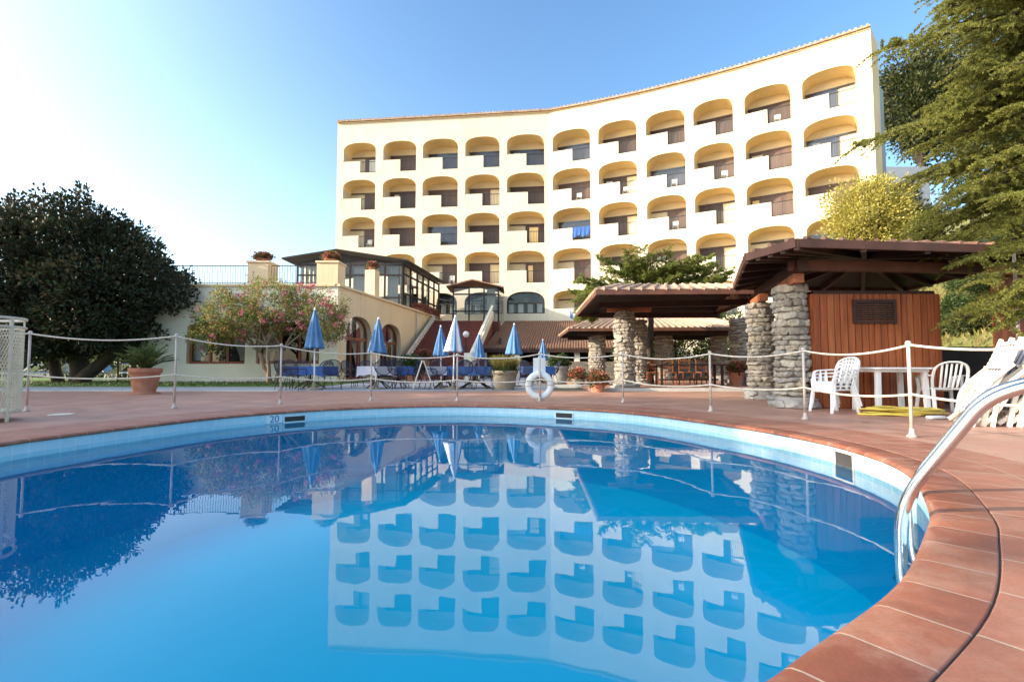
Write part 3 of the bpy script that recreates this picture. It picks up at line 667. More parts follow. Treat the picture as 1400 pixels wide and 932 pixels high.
glazed(ver, PV, [.05, 1.6, 2.35, 3.3, 4.4, 5.45, LV-.05], [6.35, 4.95, 7.0], ZC, 7.1, cur=[(.15, 1.5), (1.75, 2.25), (3.4, 4.3), (4.5, 5.0), (5.55, 6.2)])
PVS = lambda u, z, w: PS(uV+u, z, .12+w)
Ls = LK-uV-.1
glazed(ver, PVS, [.05+Ls*i/6 for i in range(7)], [6.45, 5.25, 7.0], ZC+.09, 7.1, cur=[(.3, 1.0), (1.5, 2.2), (2.9, 3.6), (4.2, 4.8), (5.4, 6.0)])
mb = MB(); fy = V0.y-.35; by = Kf.y+.3; dx = (Kf-V0).x
prof = [(-14.1, 7.28), (-10.75, 7.82), (V0.x+.35, 7.14)]
for (a, b) in zip(prof, prof[1:]):
    for dz in (0, .10):
        mb.quad((a[0],fy,a[1]+dz), (b[0],fy,b[1]+dz), (b[0]+(dx if b is prof[2] else 0),by,b[1]+dz), (a[0],by,a[1]+dz))
    mb.quad((a[0],fy,a[1]), (b[0],fy,b[1]), (b[0],fy,b[1]+.10), (a[0],fy,a[1]+.10))
b = prof[2]; mb.quad((b[0],fy,b[1]), (b[0]+dx,by,b[1]), (b[0]+dx,by,b[1]+.1), (b[0],fy,b[1]+.1))
mb.add([(XV,V0.y,7.1),(V0.x,V0.y,7.1),(-10.75,V0.y,7.7)], [(0,1,2)])
mb.build('roof', bronze, ver, world=True, fix=False)
# --- stair landing porch
pz = 3.95
por = empty('glass_porch', 'small dark framed glass porch with a gabled roof at the head of the brick stairs', 'porch', (-2.7, 35.2, pz))
PP = lambda u, z, w: Vector((-4.35+u, 35.2+w, z)); PPr = lambda u, z, w: Vector((-.95+.12*u, 35.2+u, z))
glazed(por, PP, [.05, 1.2, 2.3, 3.35], [6.0, 4.75, 6.5], pz, 6.55, cur=[(2.5, 3.1)]); glazed(por, PPr, [.06, 1.2, 2.3], [6.0, 6.5], pz, 6.55)
mb = MB()
for (a, b) in (((-4.8, 6.5), (-2.9, 7.0)), ((-2.9, 7.0), (-.6, 6.45))):
    for dz in (0, .09): mb.quad((a[0],34.9,a[1]+dz), (b[0],34.9,b[1]+dz), (b[0],38,b[1]+dz), (a[0],38,a[1]+dz))
    mb.quad((a[0],34.9,a[1]), (b[0],34.9,b[1]), (b[0],34.9,b[1]+.09), (a[0],34.9,a[1]+.09))
mb.build('roof', rooft, por, world=True, fix=False)
# --- brick stairs
st = empty('brick_staircase', 'red brick staircase climbing beside the restaurant wall with pale sloping handrails', 'staircase', (-3.8, 26, 0))
mb = MB(); NS = 23
def sx(y, side): 
    t = (y-26)/8.4; return (-6.35+.75*t if side < 0 else -2.35+.95*t)
for i in range(NS):
    y0 = 26+8.4*i/NS; y1 = 26+8.4*(i+1)/NS; z = pz*(i+1)/NS; mb.prism([(sx(y0,-1),y0),(sx(y0,1),y0),(sx(y1,1),y1),(sx(y1,-1),y1)], 0, z)
mb.build('steps', brickr, st, world=True)
mb = MB(); mb.box(-5.55, 34.42, 0, -.9, 38, pz-.01); mb.build('landing', brickr, st, world=True)
for side, nm in ((-1, 'wall_stringer'), (1, 'handrail')):
    mb = MB(); a = Vector((sx(26,side), 26, .15)); b = Vector((sx(34.4,side), 34.4, pz+.15))
    if side > 0:
        mb.bar(a+Vector((0,0,.95)), b+Vector((0,0,.95)), .16, .10); mb.bar(a+Vector((.02,0,.32)), b+Vector((.02,0,.32)), .14, .5)
        for i in range(15): p = a.lerp(b, i/14); mb.bar(p+Vector((0,0,.5)), p+Vector((0,0,.94)), .05, .05, (0,1,0))
    else: mb.bar(a+Vector((.05,0,.1)), b+Vector((.05,0,.1)), .10, .36)
    mb.build(nm, panelw, st, world=True)
mb = MB(); p = Vector((sx(26,1), 25.85, 0)); mb.box(p.x-.2,p.y-.2,0,p.x+.2,p.y+.2,1.45); p = Vector((sx(30.4,1)-.9, 30.4, 0)); mb.build('newel', palewall, st, world=True)
# --- globe lamp
gp = at(637, 457, 27.5); gl_ = empty('globe_lamp', 'white globe lamp on a thin pole in front of the brick stairs', 'lamp', (gp.x, gp.y, 0))
mb = MB(); mb.tube([(0,0,0),(0,0,gp.z-.15)], .035, 8); mb.build('pole', iron, gl_)
mb = MB(); mb.lathe([(.001,-.19),(.10,-.16),(.17,-.08),(.19,0),(.17,.08),(.10,.16),(.001,.19)], (0,0,gp.z), 16); mb.build('globe', globe, gl_, smooth=True)
# --- awning over the bar terrace
aw = empty('bar_awning', 'long brown tiled awning over the shaded bar below the hotel facade', 'awning', (3, 34, 0))
a0 = at(690, 440, 37.2); a1 = Vector((9.5, 36.6, a0.z)); e0 = at(660, 477, 31); e1 = Vector((9.0, 30.6, e0.z))
mb = MB(); mb.quad(e0, e1, a1, a0)
nn = 62
for k in range(nn): t = (k+.5)/nn; mb.tube([e0.lerp(e1, t)+Vector((0,0,.02)), a0.lerp(a1, t)+Vector((0,0,.02))], .085, 6)
mb.build('roof', awnm, aw, world=True, fix=False)
mb = MB(); mb.bar(e0+Vector((0,.1,-.12)), e1+Vector((0,.1,-.12)), .12, .2); mb.build('beam', woodd, aw, world=True)
for px in (662, 707, 748, 789):
    p = at(px, 500, 31.2); mb = MB(); mb.box(p.x-.17, 31.1, 0, p.x+.17, 31.4, e0.z-.22); mb.build('pillar', palewall, aw, world=True)
mb = MB(); mb.box(-.8, 35.6, 0, 9.5, 35.8, 3.3); mb.box(-.85, 31.6, 0, -.72, 35.6, 2.6); mb.build('bar_shade_backing', darkw, aw, world=True)  # near-black sheets put in for the deep shade under the awning
mb = MB(); mb.box(0.2, 33.4, 0, 7, 34.0, 1.05); mb.build('bar_counter', woodr, aw, world=True)

# ================================================================== PAVILIONS
def stones(mb, cx, cy, z0, z1, r, rnd):
    mb.cyl((cx, cy), r*.80, z0, z1, 14)
    z = z0; ico = bmesh.new(); bmesh.ops.create_icosphere(ico, subdivisions=2, radius=1); IV = [v.co.copy() for v in ico.verts]; IF = [tuple(v.index for v in f.verts) for f in ico.faces]; ico.free()
    while z < z1-.03:
        h = min(rnd.uniform(.055, .15), z1-z+.02); n = rnd.randint(6, 10); a0 = rnd.uniform(0, 6.28); ws = [rnd.uniform(.6, 1.5) for _ in range(n)]; s = sum(ws); acc = 0
        for wd in ws:
            a = a0+2*math.pi*(acc+wd/2)/s; acc += wd; half = math.pi*r*wd/s*1.02; dep = rnd.uniform(.06, .10); ro = r*.80+rnd.uniform(-.03, .035); sd = rnd.uniform(0, 99); til = rnd.uniform(-.15, .15)
            V = []
            for v in IV:
                q = Vector([math.copysign(abs(c)**.72, c) for c in v]); q *= 1+.34*noise.noise(v*1.5+Vector((sd, sd, 0)))+.14*noise.noise(v*3.6+Vector((0, sd, sd)))
                lx = q.x*half; ly = q.y*dep; lz = q.z*h*.56+lx*til
                V.append((cx+math.cos(a)*(ro+ly)-math.sin(a)*lx, cy+math.sin(a)*(ro+ly)+math.cos(a)*lx, z+h/2+lz))
            mb.add(V, IF)
        z += h
def stone_column(root, cx, cy, z0, z1, r=.30, seed=0):
    rnd = random.Random(seed); mb = MB(); stones(mb, cx, cy, z0+.14, z1, r, rnd); c = mb.build('stone_column', stonec, root, world=True, smooth=False, fix=False)
    mb = MB(); stones(mb, cx, cy, z0, z0+.2, r*1.55, rnd); mb.cyl((cx,cy), r*1.45, z0, z0+.17, 18); x = mb.build('column_base', stoneb, root, world=True, fix=False); x.parent = c
    return c
def tiles(mb, a, b, c, d, step=.2, r=.05, over=.03):
    a, b, c, d = map(Vector, (a, b, c, d)); n = max(2, int((b-a).length/step)); up = Vector((0, 0, .012))
    for k in range(n):
        t = (k+.5)/n; p = a.lerp(b, t); q = d.lerp(c, t); dn = (p-q).normalized(); p = p+dn*over
        m = max(2, int((q-p).length/.42)); pts = []; 
        mb.tube([p+up, q+up], [r, r*.85], 7)
def poly_roof(root, eaves, peaks, th=.07, fascia=fasc, boards=soffit, step=.2, r=.05, over=.03, tm=None):
    """eaves: loop of points; peaks: the ridge point each eave side climbs to (pair)"""
    n = len(eaves); mt = MB(); mu = MB(); mf = MB()
    for i in range(n):
        a, b = Vector(eaves[i]), Vector(eaves[(i+1) % n]); pa, pb = peaks[i]; pa, pb = Vector(pa), Vector(pb)
        same = (pa-pb).length < 1e-3; dz = Vector((0, 0, -th))
        if same: mt.add([a, b, pa], [(0, 1, 2)]); mu.add([a+dz, b+dz, pa+dz], [(0, 1, 2)])
        else: mt.add([a, b, pb, pa], [(0, 1, 2, 3)]); mu.add([a+dz, b+dz, pb+dz, pa+dz], [(0, 1, 2, 3)])
        tiles(mt, a, b, pb.lerp(b, .02), pa.lerp(a, .02), step, r, over)
        mf.bar(a+Vector((0,0,-.075)), b+Vector((0,0,-.075)), .05, .13)
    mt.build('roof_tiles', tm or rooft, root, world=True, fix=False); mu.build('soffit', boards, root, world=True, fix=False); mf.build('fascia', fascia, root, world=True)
# pavilion over the hut
pv = empty('bar_pavilion', 'near timber pavilion with tiled polygonal roof on rough stone columns covering the wooden hut', 'pavilion', (6.6, 9.8, 0))
ev = [(9.05,8.02,2.76),(4.47,7.5,2.76),(4.17,8.5,2.76),(5.44,11.75,2.76),(9.9,12.1,2.76)]; pk = (7.3,9.9,3.16)
poly_roof(pv, ev, [(pk, pk)]*5, step=.30, r=.036, over=.012)
mb = MB()
for i, a in enumerate(ev):
    b = ev[(i+1) % 5]
    for t in (0, .25, .5, .75): p = Vector(a).lerp(Vector(b), t); mb.bar(p+Vector((0,0,-.13)), Vector(pk)+Vector((0,0,-.15)), .08, .11)
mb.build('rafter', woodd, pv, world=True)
mb = MB(); mb.bar((4.9,8.42,2.52), (9.3,8.75,2.52), .14, .17); mb.build('beam', fasc, pv, world=True)
mb = MB(); mb.bar((5.02,8.25,2.50), (5.95,11.6,2.50), .17, .20); mb.build('beam', woodd, pv, world=True)
for a, b in (((5.06,8.45,2.31),(5.40,9.6,2.31)),((5.62,10.7,2.30),(6.0,11.9,2.30))): mb = MB(); mb.bar(a, b, .17, .16); mb.build('corbel', woodo, pv, world=True)
stone_column(pv, 5.19, 8.95, 0, 2.23, .275, 1); stone_column(pv, 5.84, 11.3, 0, 2.2, .275, 2); stone_column(pv, 9.2, 11.4, 0, 2.5, .28, 3)
# hut
hx0, hx1, hy = 5.42, 7.72, 8.66
hut = empty('wooden_hut', 'red brown plank hut with a louvred vent standing under the near pavilion', 'hut', (6.5, hy, 0))
mb = MB(); mb.box(hx0, hy+.03, 0, hx1, hy+.95, 2.06); x = hx0; rnd = random.Random(5)
while x < hx1-.02:
    wd = min(rnd.uniform(.105, .135), hx1-x); mb.box(x+.006, hy-.002-rnd.random()*.012, 0.01, x+wd-.006, hy+.03, 2.05); x += wd
y = hy+.03
while y < hy+.85: mb.box(hx1-.001, y+.005, .01, hx1+.025+rnd.random()*.01, y+.115, 2.05); y += .12
mb.build('plank_wall', plankm, hut, world=True, bevel=.004)
vent = MB(); vx0, vx1, vz0, vz1 = 6.12, 6.90, 1.52, 1.95
for (a, b, c, d) in ((vx0,vz0,vx1,vz0+.05),(vx0,vz1-.05,vx1,vz1),(vx0,vz0+.05,vx0+.05,vz1-.05),(vx1-.05,vz0+.05,vx1,vz1-.05)): vent.box(a, hy-.045, b, c, hy-.016, d)
ve = vent.build('vent', woodd, hut, world=True)
mb = MB(); z = vz0+.06
while z < vz1-.06: mb.bar((vx0+.05,hy-.026,z+.02), (vx1-.05,hy-.026,z+.02), .03, .012, (0,.6,1)); z += .04
x = mb.build('slats', darkw, hut, world=True); x.parent = ve
mb = MB(); mb.box(hx0+.05, hy+.05, 2.061, hx1-.05, hy+.9, 2.12); mb.build('lid', woodd, hut, world=True)
# second pavilion, tiles edge on
p2 = empty('long_pergola', 'middle timber pergola with a tiled roof on two sunlit stone columns beside the fir branches', 'pergola', (4.6, 15, 0))
ev = [(6.6,12.15,2.72),(2.18,12.3,2.72),(2.4,17.8,2.72),(7.4,17.6,2.72)]; k0 = (3.4,15,3.3); k1 = (7.0,15,3.3)
poly_roof(p2, ev, [(k1,k0),(k0,k0),(k0,k1),(k1,k1)], step=.30, r=.055, tm=roofw)
mb = MB()
for k in range(9):
    xx = 2.3+k*.55; mb.bar((xx,12.4,2.60), (max(xx,3.4) if xx < 3.4 else xx,15,3.17), .07, .10)
mb.build('rafter', woodd, p2, world=True)
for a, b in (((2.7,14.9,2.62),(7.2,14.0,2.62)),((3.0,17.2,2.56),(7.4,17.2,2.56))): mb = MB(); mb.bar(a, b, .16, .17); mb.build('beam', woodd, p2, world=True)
mb = MB(); mb.bar((2.95,14.95,2.50), (4.3,14.9,2.50), .2, .13); mb.build('corbel', woodo, p2, world=True)
stone_column(p2, 3.5, 15.0, .0, 2.46, .30, 4); stone_column(p2, 4.55, 17.4, .09, 2.4, .28, 5); stone_column(p2, 8.15, 17.2, .09, 2.42, .36, 6)
# third pavilion at the back
p3 = empty('far_pergola', 'farthest low pergola with pale weathered roof tiles behind the stone columns', 'pergola', (6, 23.5, 0))
ev = [(10.6,20.6,2.42),(2.5,21.2,2.42),(2.6,26.5,2.42),(11,26.5,2.42)]; k0 = (4.4,24,3.2); k1 = (9.5,24,3.2)
poly_roof(p3, ev, [(k1,k0),(k0,k0),(k0,k1),(k1,k1)], step=.26, tm=roofw)
for a, b in (((3,21.9,2.25),(10.4,21.4,2.25)),((3,26,2.25),(10.4,26,2.25))): mb = MB(); mb.bar(a, b, .18, .2); mb.build('beam', woodd, p3, world=True)
stone_column(p3, 3.95, 22.4, .0, 2.15, .38, 7); stone_column(p3, 7.1, 22.6, .09, 2.15, .40, 8); stone_column(p3, 9.7, 22.6, .09, 2.15, .36, 9); stone_column(p3, 8.4, 26, .0, 2.15, .3, 10)
mb = MB(); stones_w = random.Random(3)
wl = empty('stone_parapet', 'low grey rubble wall closing the back of the pergolas', 'wall', (7, 27, 0)); mb.box(3.2, 27, 0, 12, 27.4, 1.0); mb.build('rubble', stone, wl, world=True, bevel=.03)
# ================================================================== POOL FITTINGS
def nearest(px, py): 
    g = G(px, py); return min(range(NP), key=lambda i: (POOL[i]-g).length)
for (px, py, wd, label) in ((408, 562, .34, 'dark skimmer opening in the shaded pool wall beside the number tile'), (775, 557, .32, 'dark skimmer opening in the pool wall below the lifebuoy'), (1146, 608, .26, 'skimmer opening with a pale frame in the sunlit pool wall')):
    i = nearest(px, py); t = Vector((NRM[i].y, -NRM[i].x, 0)); n = NRM[i]; c = POOL[i]+n*.03
    rz = math.atan2(-n.x, n.y); e = empty('pool_skimmer', label, 'skimmer', (c.x, c.y, -.13), rz, 'skimmers in the pool wall')
    h = wd/2; mb = MB(); z0, z1 = (-.055, .03) if px < 1000 else (-.07, .055)
    mb.box(-h-.02,-.012,z1,h+.02,.006,z1+.018); mb.box(-h-.02,-.012,z0-.018,h+.02,.006,z0); mb.box(-h-.02,-.012,z0,-h,.006,z1); mb.box(h,-.012,z0,h+.02,.006,z1); mb.build('frame', bandtile2 if px < 1000 else panelw, e)
    mb = MB(); mb.box(-h,-.006,z0,h,.004,z1); mb.build('dark_recess_plate', darkw, e)  # flat dark plate in place of the shade inside the opening
i = nearest(385, 564); n = NRM[i]; c = POOL[i]+n*.03
e = empty('depth_plaque', 'pale number tile set in the pool wall beside the skimmer', 'number tile', (c.x, c.y, -.12), math.atan2(-n.x, n.y))
mb = MB(); mb.box(-.13,-.008,-.07,.13,.004,.07); mb.build('tile', bandtile, e)
cu = bpy.data.curves.new('digits', 'FONT'); cu.body = '20'; cu.size = .16; cu.extrude = .002; cu.align_x = 'CENTER'; cu.materials.append(blue)
o0 = bpy.data.objects.new('digits_curve', cu); dme = bpy.data.meshes.new_from_object(o0); bpy.data.objects.remove(o0); o = bpy.data.objects.new('digits', dme); COL.objects.link(o); o.parent = e; o.location = (0, -.011, -.055); o.rotation_euler = (math.pi/2, 0, 0)
# ladder
tdir = Vector((.695, .719, 0)); odir = Vector((.72, -.69, 0)); A0 = Vector((2.02, 2.56, 0))
lad = empty('pool_ladder', 'polished steel pool ladder arching over the tiled pool edge', 'ladder', (A0.x, A0.y, 0))
for k in (0, 1):
    o = tdir*(.55*k)
    pts = bend([o+Vector((0,0,-1.2)), o+Vector((0,0,.04)), o+odir*.345+Vector((0,0,.60)), o+odir*.52+Vector((0,0,.685)), o+odir*.86+Vector((0,0,.68)), o+odir*1.0+Vector((0,0,0))], .17, 8)
    mb = MB(); mb.tube(pts, .0275, 16); r_ = mb.build('rail', steel, lad, smooth=True)
    mb = MB(); p = o+odir*1.0; mb.lathe([(.03,.02),(.055,.012),(.06,.0)], p, 16); x = mb.build('anchor_flange', steel, lad, smooth=True); x.parent = r_
for z in (-.35, -.62, -.9):
    mb = MB(); a = Vector((0,0,z)); b = tdir*.55+Vector((0,0,z)); mb.bar(a, b, .08, .03); mb.build('rung', steel, lad, bevel=.006)
# deck cover plate
p = G(83, 567); mb = MB(); mb.cyl((p.x, p.y), .16, .0, .012, 20); tag(mb.build('drain_cover', panelw), 'round white cover plate let into the shaded deck near the pool', 'drain cover')
# posts and ropes
PB = [(36,562,1.34,'leftmost post, beside the mesh bin'),(238,558,1.33,'post right of the palm pot'),(383,552,1.20,'post in front of the flowering tree'),(507,547.5,1.08,'post in front of the second folded umbrella'),(625,548,1.02,'post in front of the white and blue umbrella'),(738,548,1.05,'post carrying the lifebuoy'),(852,550,1.04,'post in front of the sunlit stone column'),(972,562,1.0,'post in front of the long table'),(1101,573,1.01,'post in front of the rough grey stone column and chairs'),(1247,597,1.02,'nearest post, in front of the white table')]
pts = []
for k, (px, py, h, lb_) in enumerate(PB):
    g = G(px, py); pts.append((g, h)); e = empty('rope_post', 'slim painted metal '+lb_, 'post', (g.x, g.y, 0), 0, 'posts holding the rope round the pool')
    mb = MB(); mb.tube([(0,0,.0),(0,0,h-.02)], .018, 10); mb.build('pole', galv, e, smooth=True)
    mb = MB(); mb.lathe([(.028,-.03),(.03,-.01),(.02,.008),(.001,.014)], (0,0,h), 12); mb.build('cap', galv, e, smooth=True)
    mb = MB(); mb.lathe([(.05,.0),(.05,.012),(.027,.03),(.023,.09)], (0,0,0), 12); mb.build('foot', galv, e, smooth=True)
ext = [(Vector((-9.6, 6.6, 0)), 1.3)]+pts+[(Vector((4.75, 3.75, 0)), 1.02), (Vector((4.9, 2.2, 0)), 1.0)]
for frac, lab in ((1., 'upper cream rope slung from post to post round the pool'), (.48, 'lower cream rope strung at half height round the pool')):
    mb = MB(); path = []
    for (g0, h0), (g1, h1) in zip(ext, ext[1:]):
        L_ = (g1-g0).length; sag = min(.035*L_+.02, .16)*(1 if frac == 1 else .75)
        for i in range(14):
            t = i/14; p = g0.lerp(g1, t); p.z = (h0*frac-.035)*(1-t)+(h1*frac-.035)*t-sag*4*t*(1-t); path.append(p+Vector((0, -.024, 0)))
    mb.tube(path, .0135, 7); o = mb.build('barrier_rope', rope, smooth=True); tag(o, lab, 'rope', 'ropes round the pool')
# lifebuoy
g = G(738, 548); bz = .335
by_ = empty('lifebuoy', 'white ring lifebuoy on a keyhole shaped board hung on a rope post', 'lifebuoy', (g.x, g.y+.075, 0))
mb = MB(); N1, N2 = 40, 12; V = []; Fq = []
for i in range(N1):
    a = 2*math.pi*i/N1
    for j in range(N2):
        b = 2*math.pi*j/N2; r = .245+.072*math.cos(b); V.append((r*math.cos(a), .05*math.sin(b), bz+r*math.sin(a)))
for i in range(N1):
    for j in range(N2): Fq.append((i*N2+j, ((i+1) % N1)*N2+j, ((i+1) % N1)*N2+(j+1) % N2, i*N2+(j+1) % N2))
mb.add(V, Fq); mb.build('ring', buoym, by_, smooth=True)
mb = MB()
for k in range(4):
    a = math.pi/2*k+math.pi*.02; pts_ = []
    for j in range(12): b = 2*math.pi*j/12; r = .245+.076*math.cos(b); pts_.append(Vector((r*math.cos(a), .054*math.sin(b), bz+r*math.sin(a))))
    mb.tube(pts_, .010, 5, closed=True)
mb.build('band', galv, by_)
mb = MB(); prof = [(-.14, .62+bz), (.14, .62+bz), (.14, .26+bz)]+[(.19*math.cos(a), bz+.0+.30*math.sin(a)) for a in np.linspace(1.0, 2.14, 8)]+[(-.14, .26+bz)]
prof = [(-.135,bz+.60),(.135,bz+.60),(.135,bz+.20),(-.135,bz+.20)]
mb.add([(x,.056,z) for x, z in prof]+[(x,.075,z) for x, z in prof], [(0,1,2,3),(7,6,5,4),(0,4,5,1),(1,5,6,2),(2,6,7,3),(3,7,4,0)]); mb.build('board', buoym, by_, bevel=.004)
mb = MB(); mb.bar((-.33,.062,bz+.02), (.33,.062,bz+.02), .03, .045); mb.build('bracket', galv, by_)
# round wire mesh bin at the left
mc = Vector((-7.42, 6.62, 0)); mbn = empty('mesh_bin', 'round wire mesh towel bin with a pale rim and legs at the pool corner', 'bin', (mc.x, mc.y, 0))
rr = .52; mb = MB()
for z, r in ((1.42, .022), (1.30, .018)): mb.tube([(rr*math.cos(a), rr*math.sin(a), z) for a in np.linspace(0, 2*math.pi, 41)[:-1]], r, 6, closed=True)
for k in range(12): a = 2*math.pi*k/12; mb.tube([(rr*math.cos(a), rr*math.sin(a), 1.30), (rr*math.cos(a), rr*math.sin(a), 1.42)], .011, 5)
mb.build('rim', meshw, mbn)
mb = MB(); nw = 84; r2 = rr-.01
for s in (1, -1):
    for k in range(nw):
        a0 = 2*math.pi*k/nw; mb.tube([(r2*math.cos(a0+s*t*.95), r2*math.sin(a0+s*t*.95), .1+1.2*t) for t in np.linspace(0, 1, 9)], .0042, 3, caps=False)
mb.build('wire_mesh', meshw, mbn)
for k in range(4):
    a = 2*math.pi*k/4+.02; mb = MB(); mb.tube([(rr*1.02*math.cos(a), rr*1.02*math.sin(a), 0), (rr*1.02*math.cos(a), rr*1.02*math.sin(a), 1.42)], .021, 8); mb.build('leg', meshw, mbn)
mb = MB(); mb.lathe([(.001,.12),(rr-.03,.12),(rr-.03,.14),(.001,.14)], (0,0,0), 24); mb.build('bottom', meshw, mbn)

# ================================================================== RIGHT HAND FURNITURE
def monobloc():
    e = empty('plastic_chair', '', 'chair'); e['group'] = 'white plastic chairs by the hut'
    mb = MB(); mb.prism([(-.22,-.22),(.22,-.22),(.24,.0),(.21,.20),(-.21,.20),(-.24,0)], .41, .44); mb.bar((-.22,-.22,.40), (.22,-.22,.40), .02, .06); mb.build('seat', white, e, bevel=.008)
    mb = MB(); fr = catmull([(-.22,.19,.43),(-.245,.25,.62),(-.22,.31,.80),(-.12,.345,.875),(0,.355,.89),(.12,.345,.875),(.22,.31,.80),(.245,.25,.62),(.22,.19,.43)], 4)
    for a, b in zip(fr, fr[1:]): mb.bar(a, b, .022, .05, (0,1,.3))
    for k in range(5):
        x = -.13+.065*k; mb.tube([(x*.9,.20,.45),(x,.265,.62),(x*1.05,.335,.86)], .017, 6)
    mb.build('backrest', white, e, smooth=False)
    for s in (-1, 1):
        mb = MB(); pa = catmull([(s*.245,.27,.66),(s*.275,.10,.655),(s*.275,-.12,.64),(s*.265,-.20,.60)], 4)
        for a, b in zip(pa, pa[1:]): mb.bar(a, b, .05, .022)
        for yy in (-.06,.06): mb.bar((s*.25,yy,.44), (s*.272,yy,.64), .018, .03)
        mb.build('arm', white, e)
        mb = MB(); mb.bar((s*.265,-.20,.62), (s*.235,-.215,.42), .05, .03, (0,1,0)); mb.bar((s*.235,-.215,.42), (s*.27,-.26,0), .05, .035, (0,1,0)); mb.build('leg', white, e, bevel=.005)
        mb = MB(); mb.bar((s*.215,.19,.44), (s*.25,.30,0), .05, .035, (0,1,0)); mb.build('leg', white, e, bevel=.005)
    return e
pc = monobloc()
place(pc, False, (5.28, 7.98, 0), R(-84), 'white plastic armchair at the bottom of the stack beside the hut', scale=(.9,.86,.88))
place(pc, True, (5.295, 7.975, .058), R(-84), 'white plastic armchair in the middle of the stack beside the hut', scale=(.9,.86,.88))
place(pc, True, (5.31, 7.97, .116), R(-83), 'white plastic armchair on top of the stack beside the hut', scale=(.9,.86,.88))
place(pc, True, (7.05, 7.95, 0), R(165), 'single white plastic armchair right of the white table', scale=(.95,.92,.92))
tb = empty('plastic_table', 'white plastic garden table standing against the plank hut', 'table', (6.36, 8.16, 0))
mb = MB(); pl = []
for (cx, cy, a0) in ((.40,.28,0),(-.40,.28,90),(-.40,-.28,180),(.40,-.28,270)):
    for k in range(6): a = R(a0+k*18); pl.append((cx+.10*math.cos(a), cy+.10*math.sin(a)))
mb.prism(pl, .705, .735); mb.build('tabletop', white, tb, bevel=.008)
mb = MB(); mb.box(-.42,-.30,.66,.42,-.28,.704); mb.box(-.42,.28,.66,.42,.30,.704); mb.box(-.44,-.279,.66,-.42,.279,.704); mb.box(.42,-.279,.66,.44,.279,.704); mb.build('apron', white, tb)
for x in (-.38, .38):
    for y in (-.25, .25): mb = MB(); mb.bar((x,y,.70), (x*1.06,y*1.06,0), .085, .06, (0,1,0)); mb.build('leg', white, tb, bevel=.01)
# hose coil
rnd = random.Random(9); mb = MB(); path = []; cx, cy = 6.05, 7.55
for k in range(13*24):
    a = 2*math.pi*k/24; lap = k//24; w_ = noise.noise(Vector((k*.01, 0, 0)))*.5
    rx = .46+.10*math.sin(lap*2.1)+.05*w_; ry = .20+.05*math.sin(lap*1.3); path.append(Vector((cx+.16*math.sin(lap*.9)+rx*math.cos(a), cy+.04*math.cos(lap*1.7)+ry*math.sin(a), .014+.016*(lap % 6)+.016*math.sin(a*2+lap)**2)))
path += [Vector((5.9,7.42,.013)), Vector((5.6,7.45,.013)), Vector((5.38,7.52,.013)), Vector((5.45,7.60,.013)), Vector((5.75,7.58,.013))]
mb.tube(catmull(path, 2), .0125, 6); tag(mb.build('garden_hose', hosem, smooth=True), 'yellow garden hose coiled loosely on the deck under the white table', 'hose')
br = empty('pool_brush', 'grey and white pool brush lying on the deck beside the yellow hose', 'brush', (6.25, 6.95, 0), R(8))
mb = MB(); mb.tube([(-.1,0,.02),(1.1,.12,.02)], .014, 8); mb.build('handle', steel, br)
mb = MB(); mb.box(-.34,-.05,.01,-.1,.05,.05); mb.build('head', bluew, br, bevel=.01)
# folded loungers leaning in a pile
stripe, n_, l_, p_ = _new('striped_fabric'); tc = n_.new('ShaderNodeTexCoord'); wv = n_.new('ShaderNodeTexWave'); wv.inputs['Scale'].default_value = 3.2; wv.bands_direction = 'Y'; l_.new(tc.outputs['Object'], wv.inputs[0])
rr_ = ramp(n_, l_, wv.outputs[0], [(.66, (.68,.66,.64)), (.8, (.13,.16,.32))]); l_.new(rr_.outputs[0], p_.inputs['Base Color']); p_.inputs['Roughness'].default_value = .8
ivory = mat('ivory_plastic', (.76, .70, .58), .45, .06, 4)
def lounger_folded():
    e = empty('folded_lounger', '', 'sun lounger'); e['group'] = 'folded loungers leaning in a pile by the pool ladder'
    for s in (-1, 1):
        mb = MB(); pa = bend([(0,s*.30,.03),(.10,s*.30,.12),(.50,s*.30,.80),(.62,s*.30,1.10)], .12, 4)
        for a, b in zip(pa, pa[1:]): mb.bar(a, b, .03, .05, (1,0,.3))
        mb.build('side_rail', ivory, e, bevel=.006)
        mb = MB(); pa = bend([(.08,s*.33,0),(.16,s*.33,.45),(.52,s*.33,.78)], .15, 4)
        for a, b in zip(pa, pa[1:]): mb.bar(a, b, .025, .045, (1,0,.3))
        mb.build('leg', ivory, e)
    for t in (.05, .35, .65, .97): mb = MB(); mb.bar((.10+.50*t,-.285,.13+.93*t), (.10+.50*t,.285,.13+.93*t), .03, .03); mb.build('cross_bar', ivory, e)
    mb = MB(); k = 10
    for i in range(k):
        t0 = i/k; t1 = (i+1)/k; f = lambda t: (.11+.50*t+.05*math.sin(t*math.pi), .14+.92*t)
        (x0, z0), (x1, z1) = f(t0), f(t1); mb.quad((x0,-.27,z0), (x0,.27,z0), (x1,.27,z1), (x1,-.27,z1))
    mb.build('sling', stripe, e, fix=False); return e
fl = lounger_folded(); rnd = random.Random(4)
ords = ['first', 'second', 'third', 'fourth', 'fifth', 'sixth', 'seventh', 'eighth', 'ninth', 'tenth', 'eleventh', 'twelfth']
for k in range(12):
    place(fl, k > 0, (5.86+.125*k+rnd.uniform(-.02,.02), 6.45-.02*k+rnd.uniform(-.05,.05), 0), R(rnd.uniform(-8,8)-27), 'folded ivory lounger with striped sling, %s from the hose end of the leaning pile' % ords[k], scale=(1+rnd.uniform(-.12,.2), 1, 1.05+rnd.uniform(-.05,.10)))
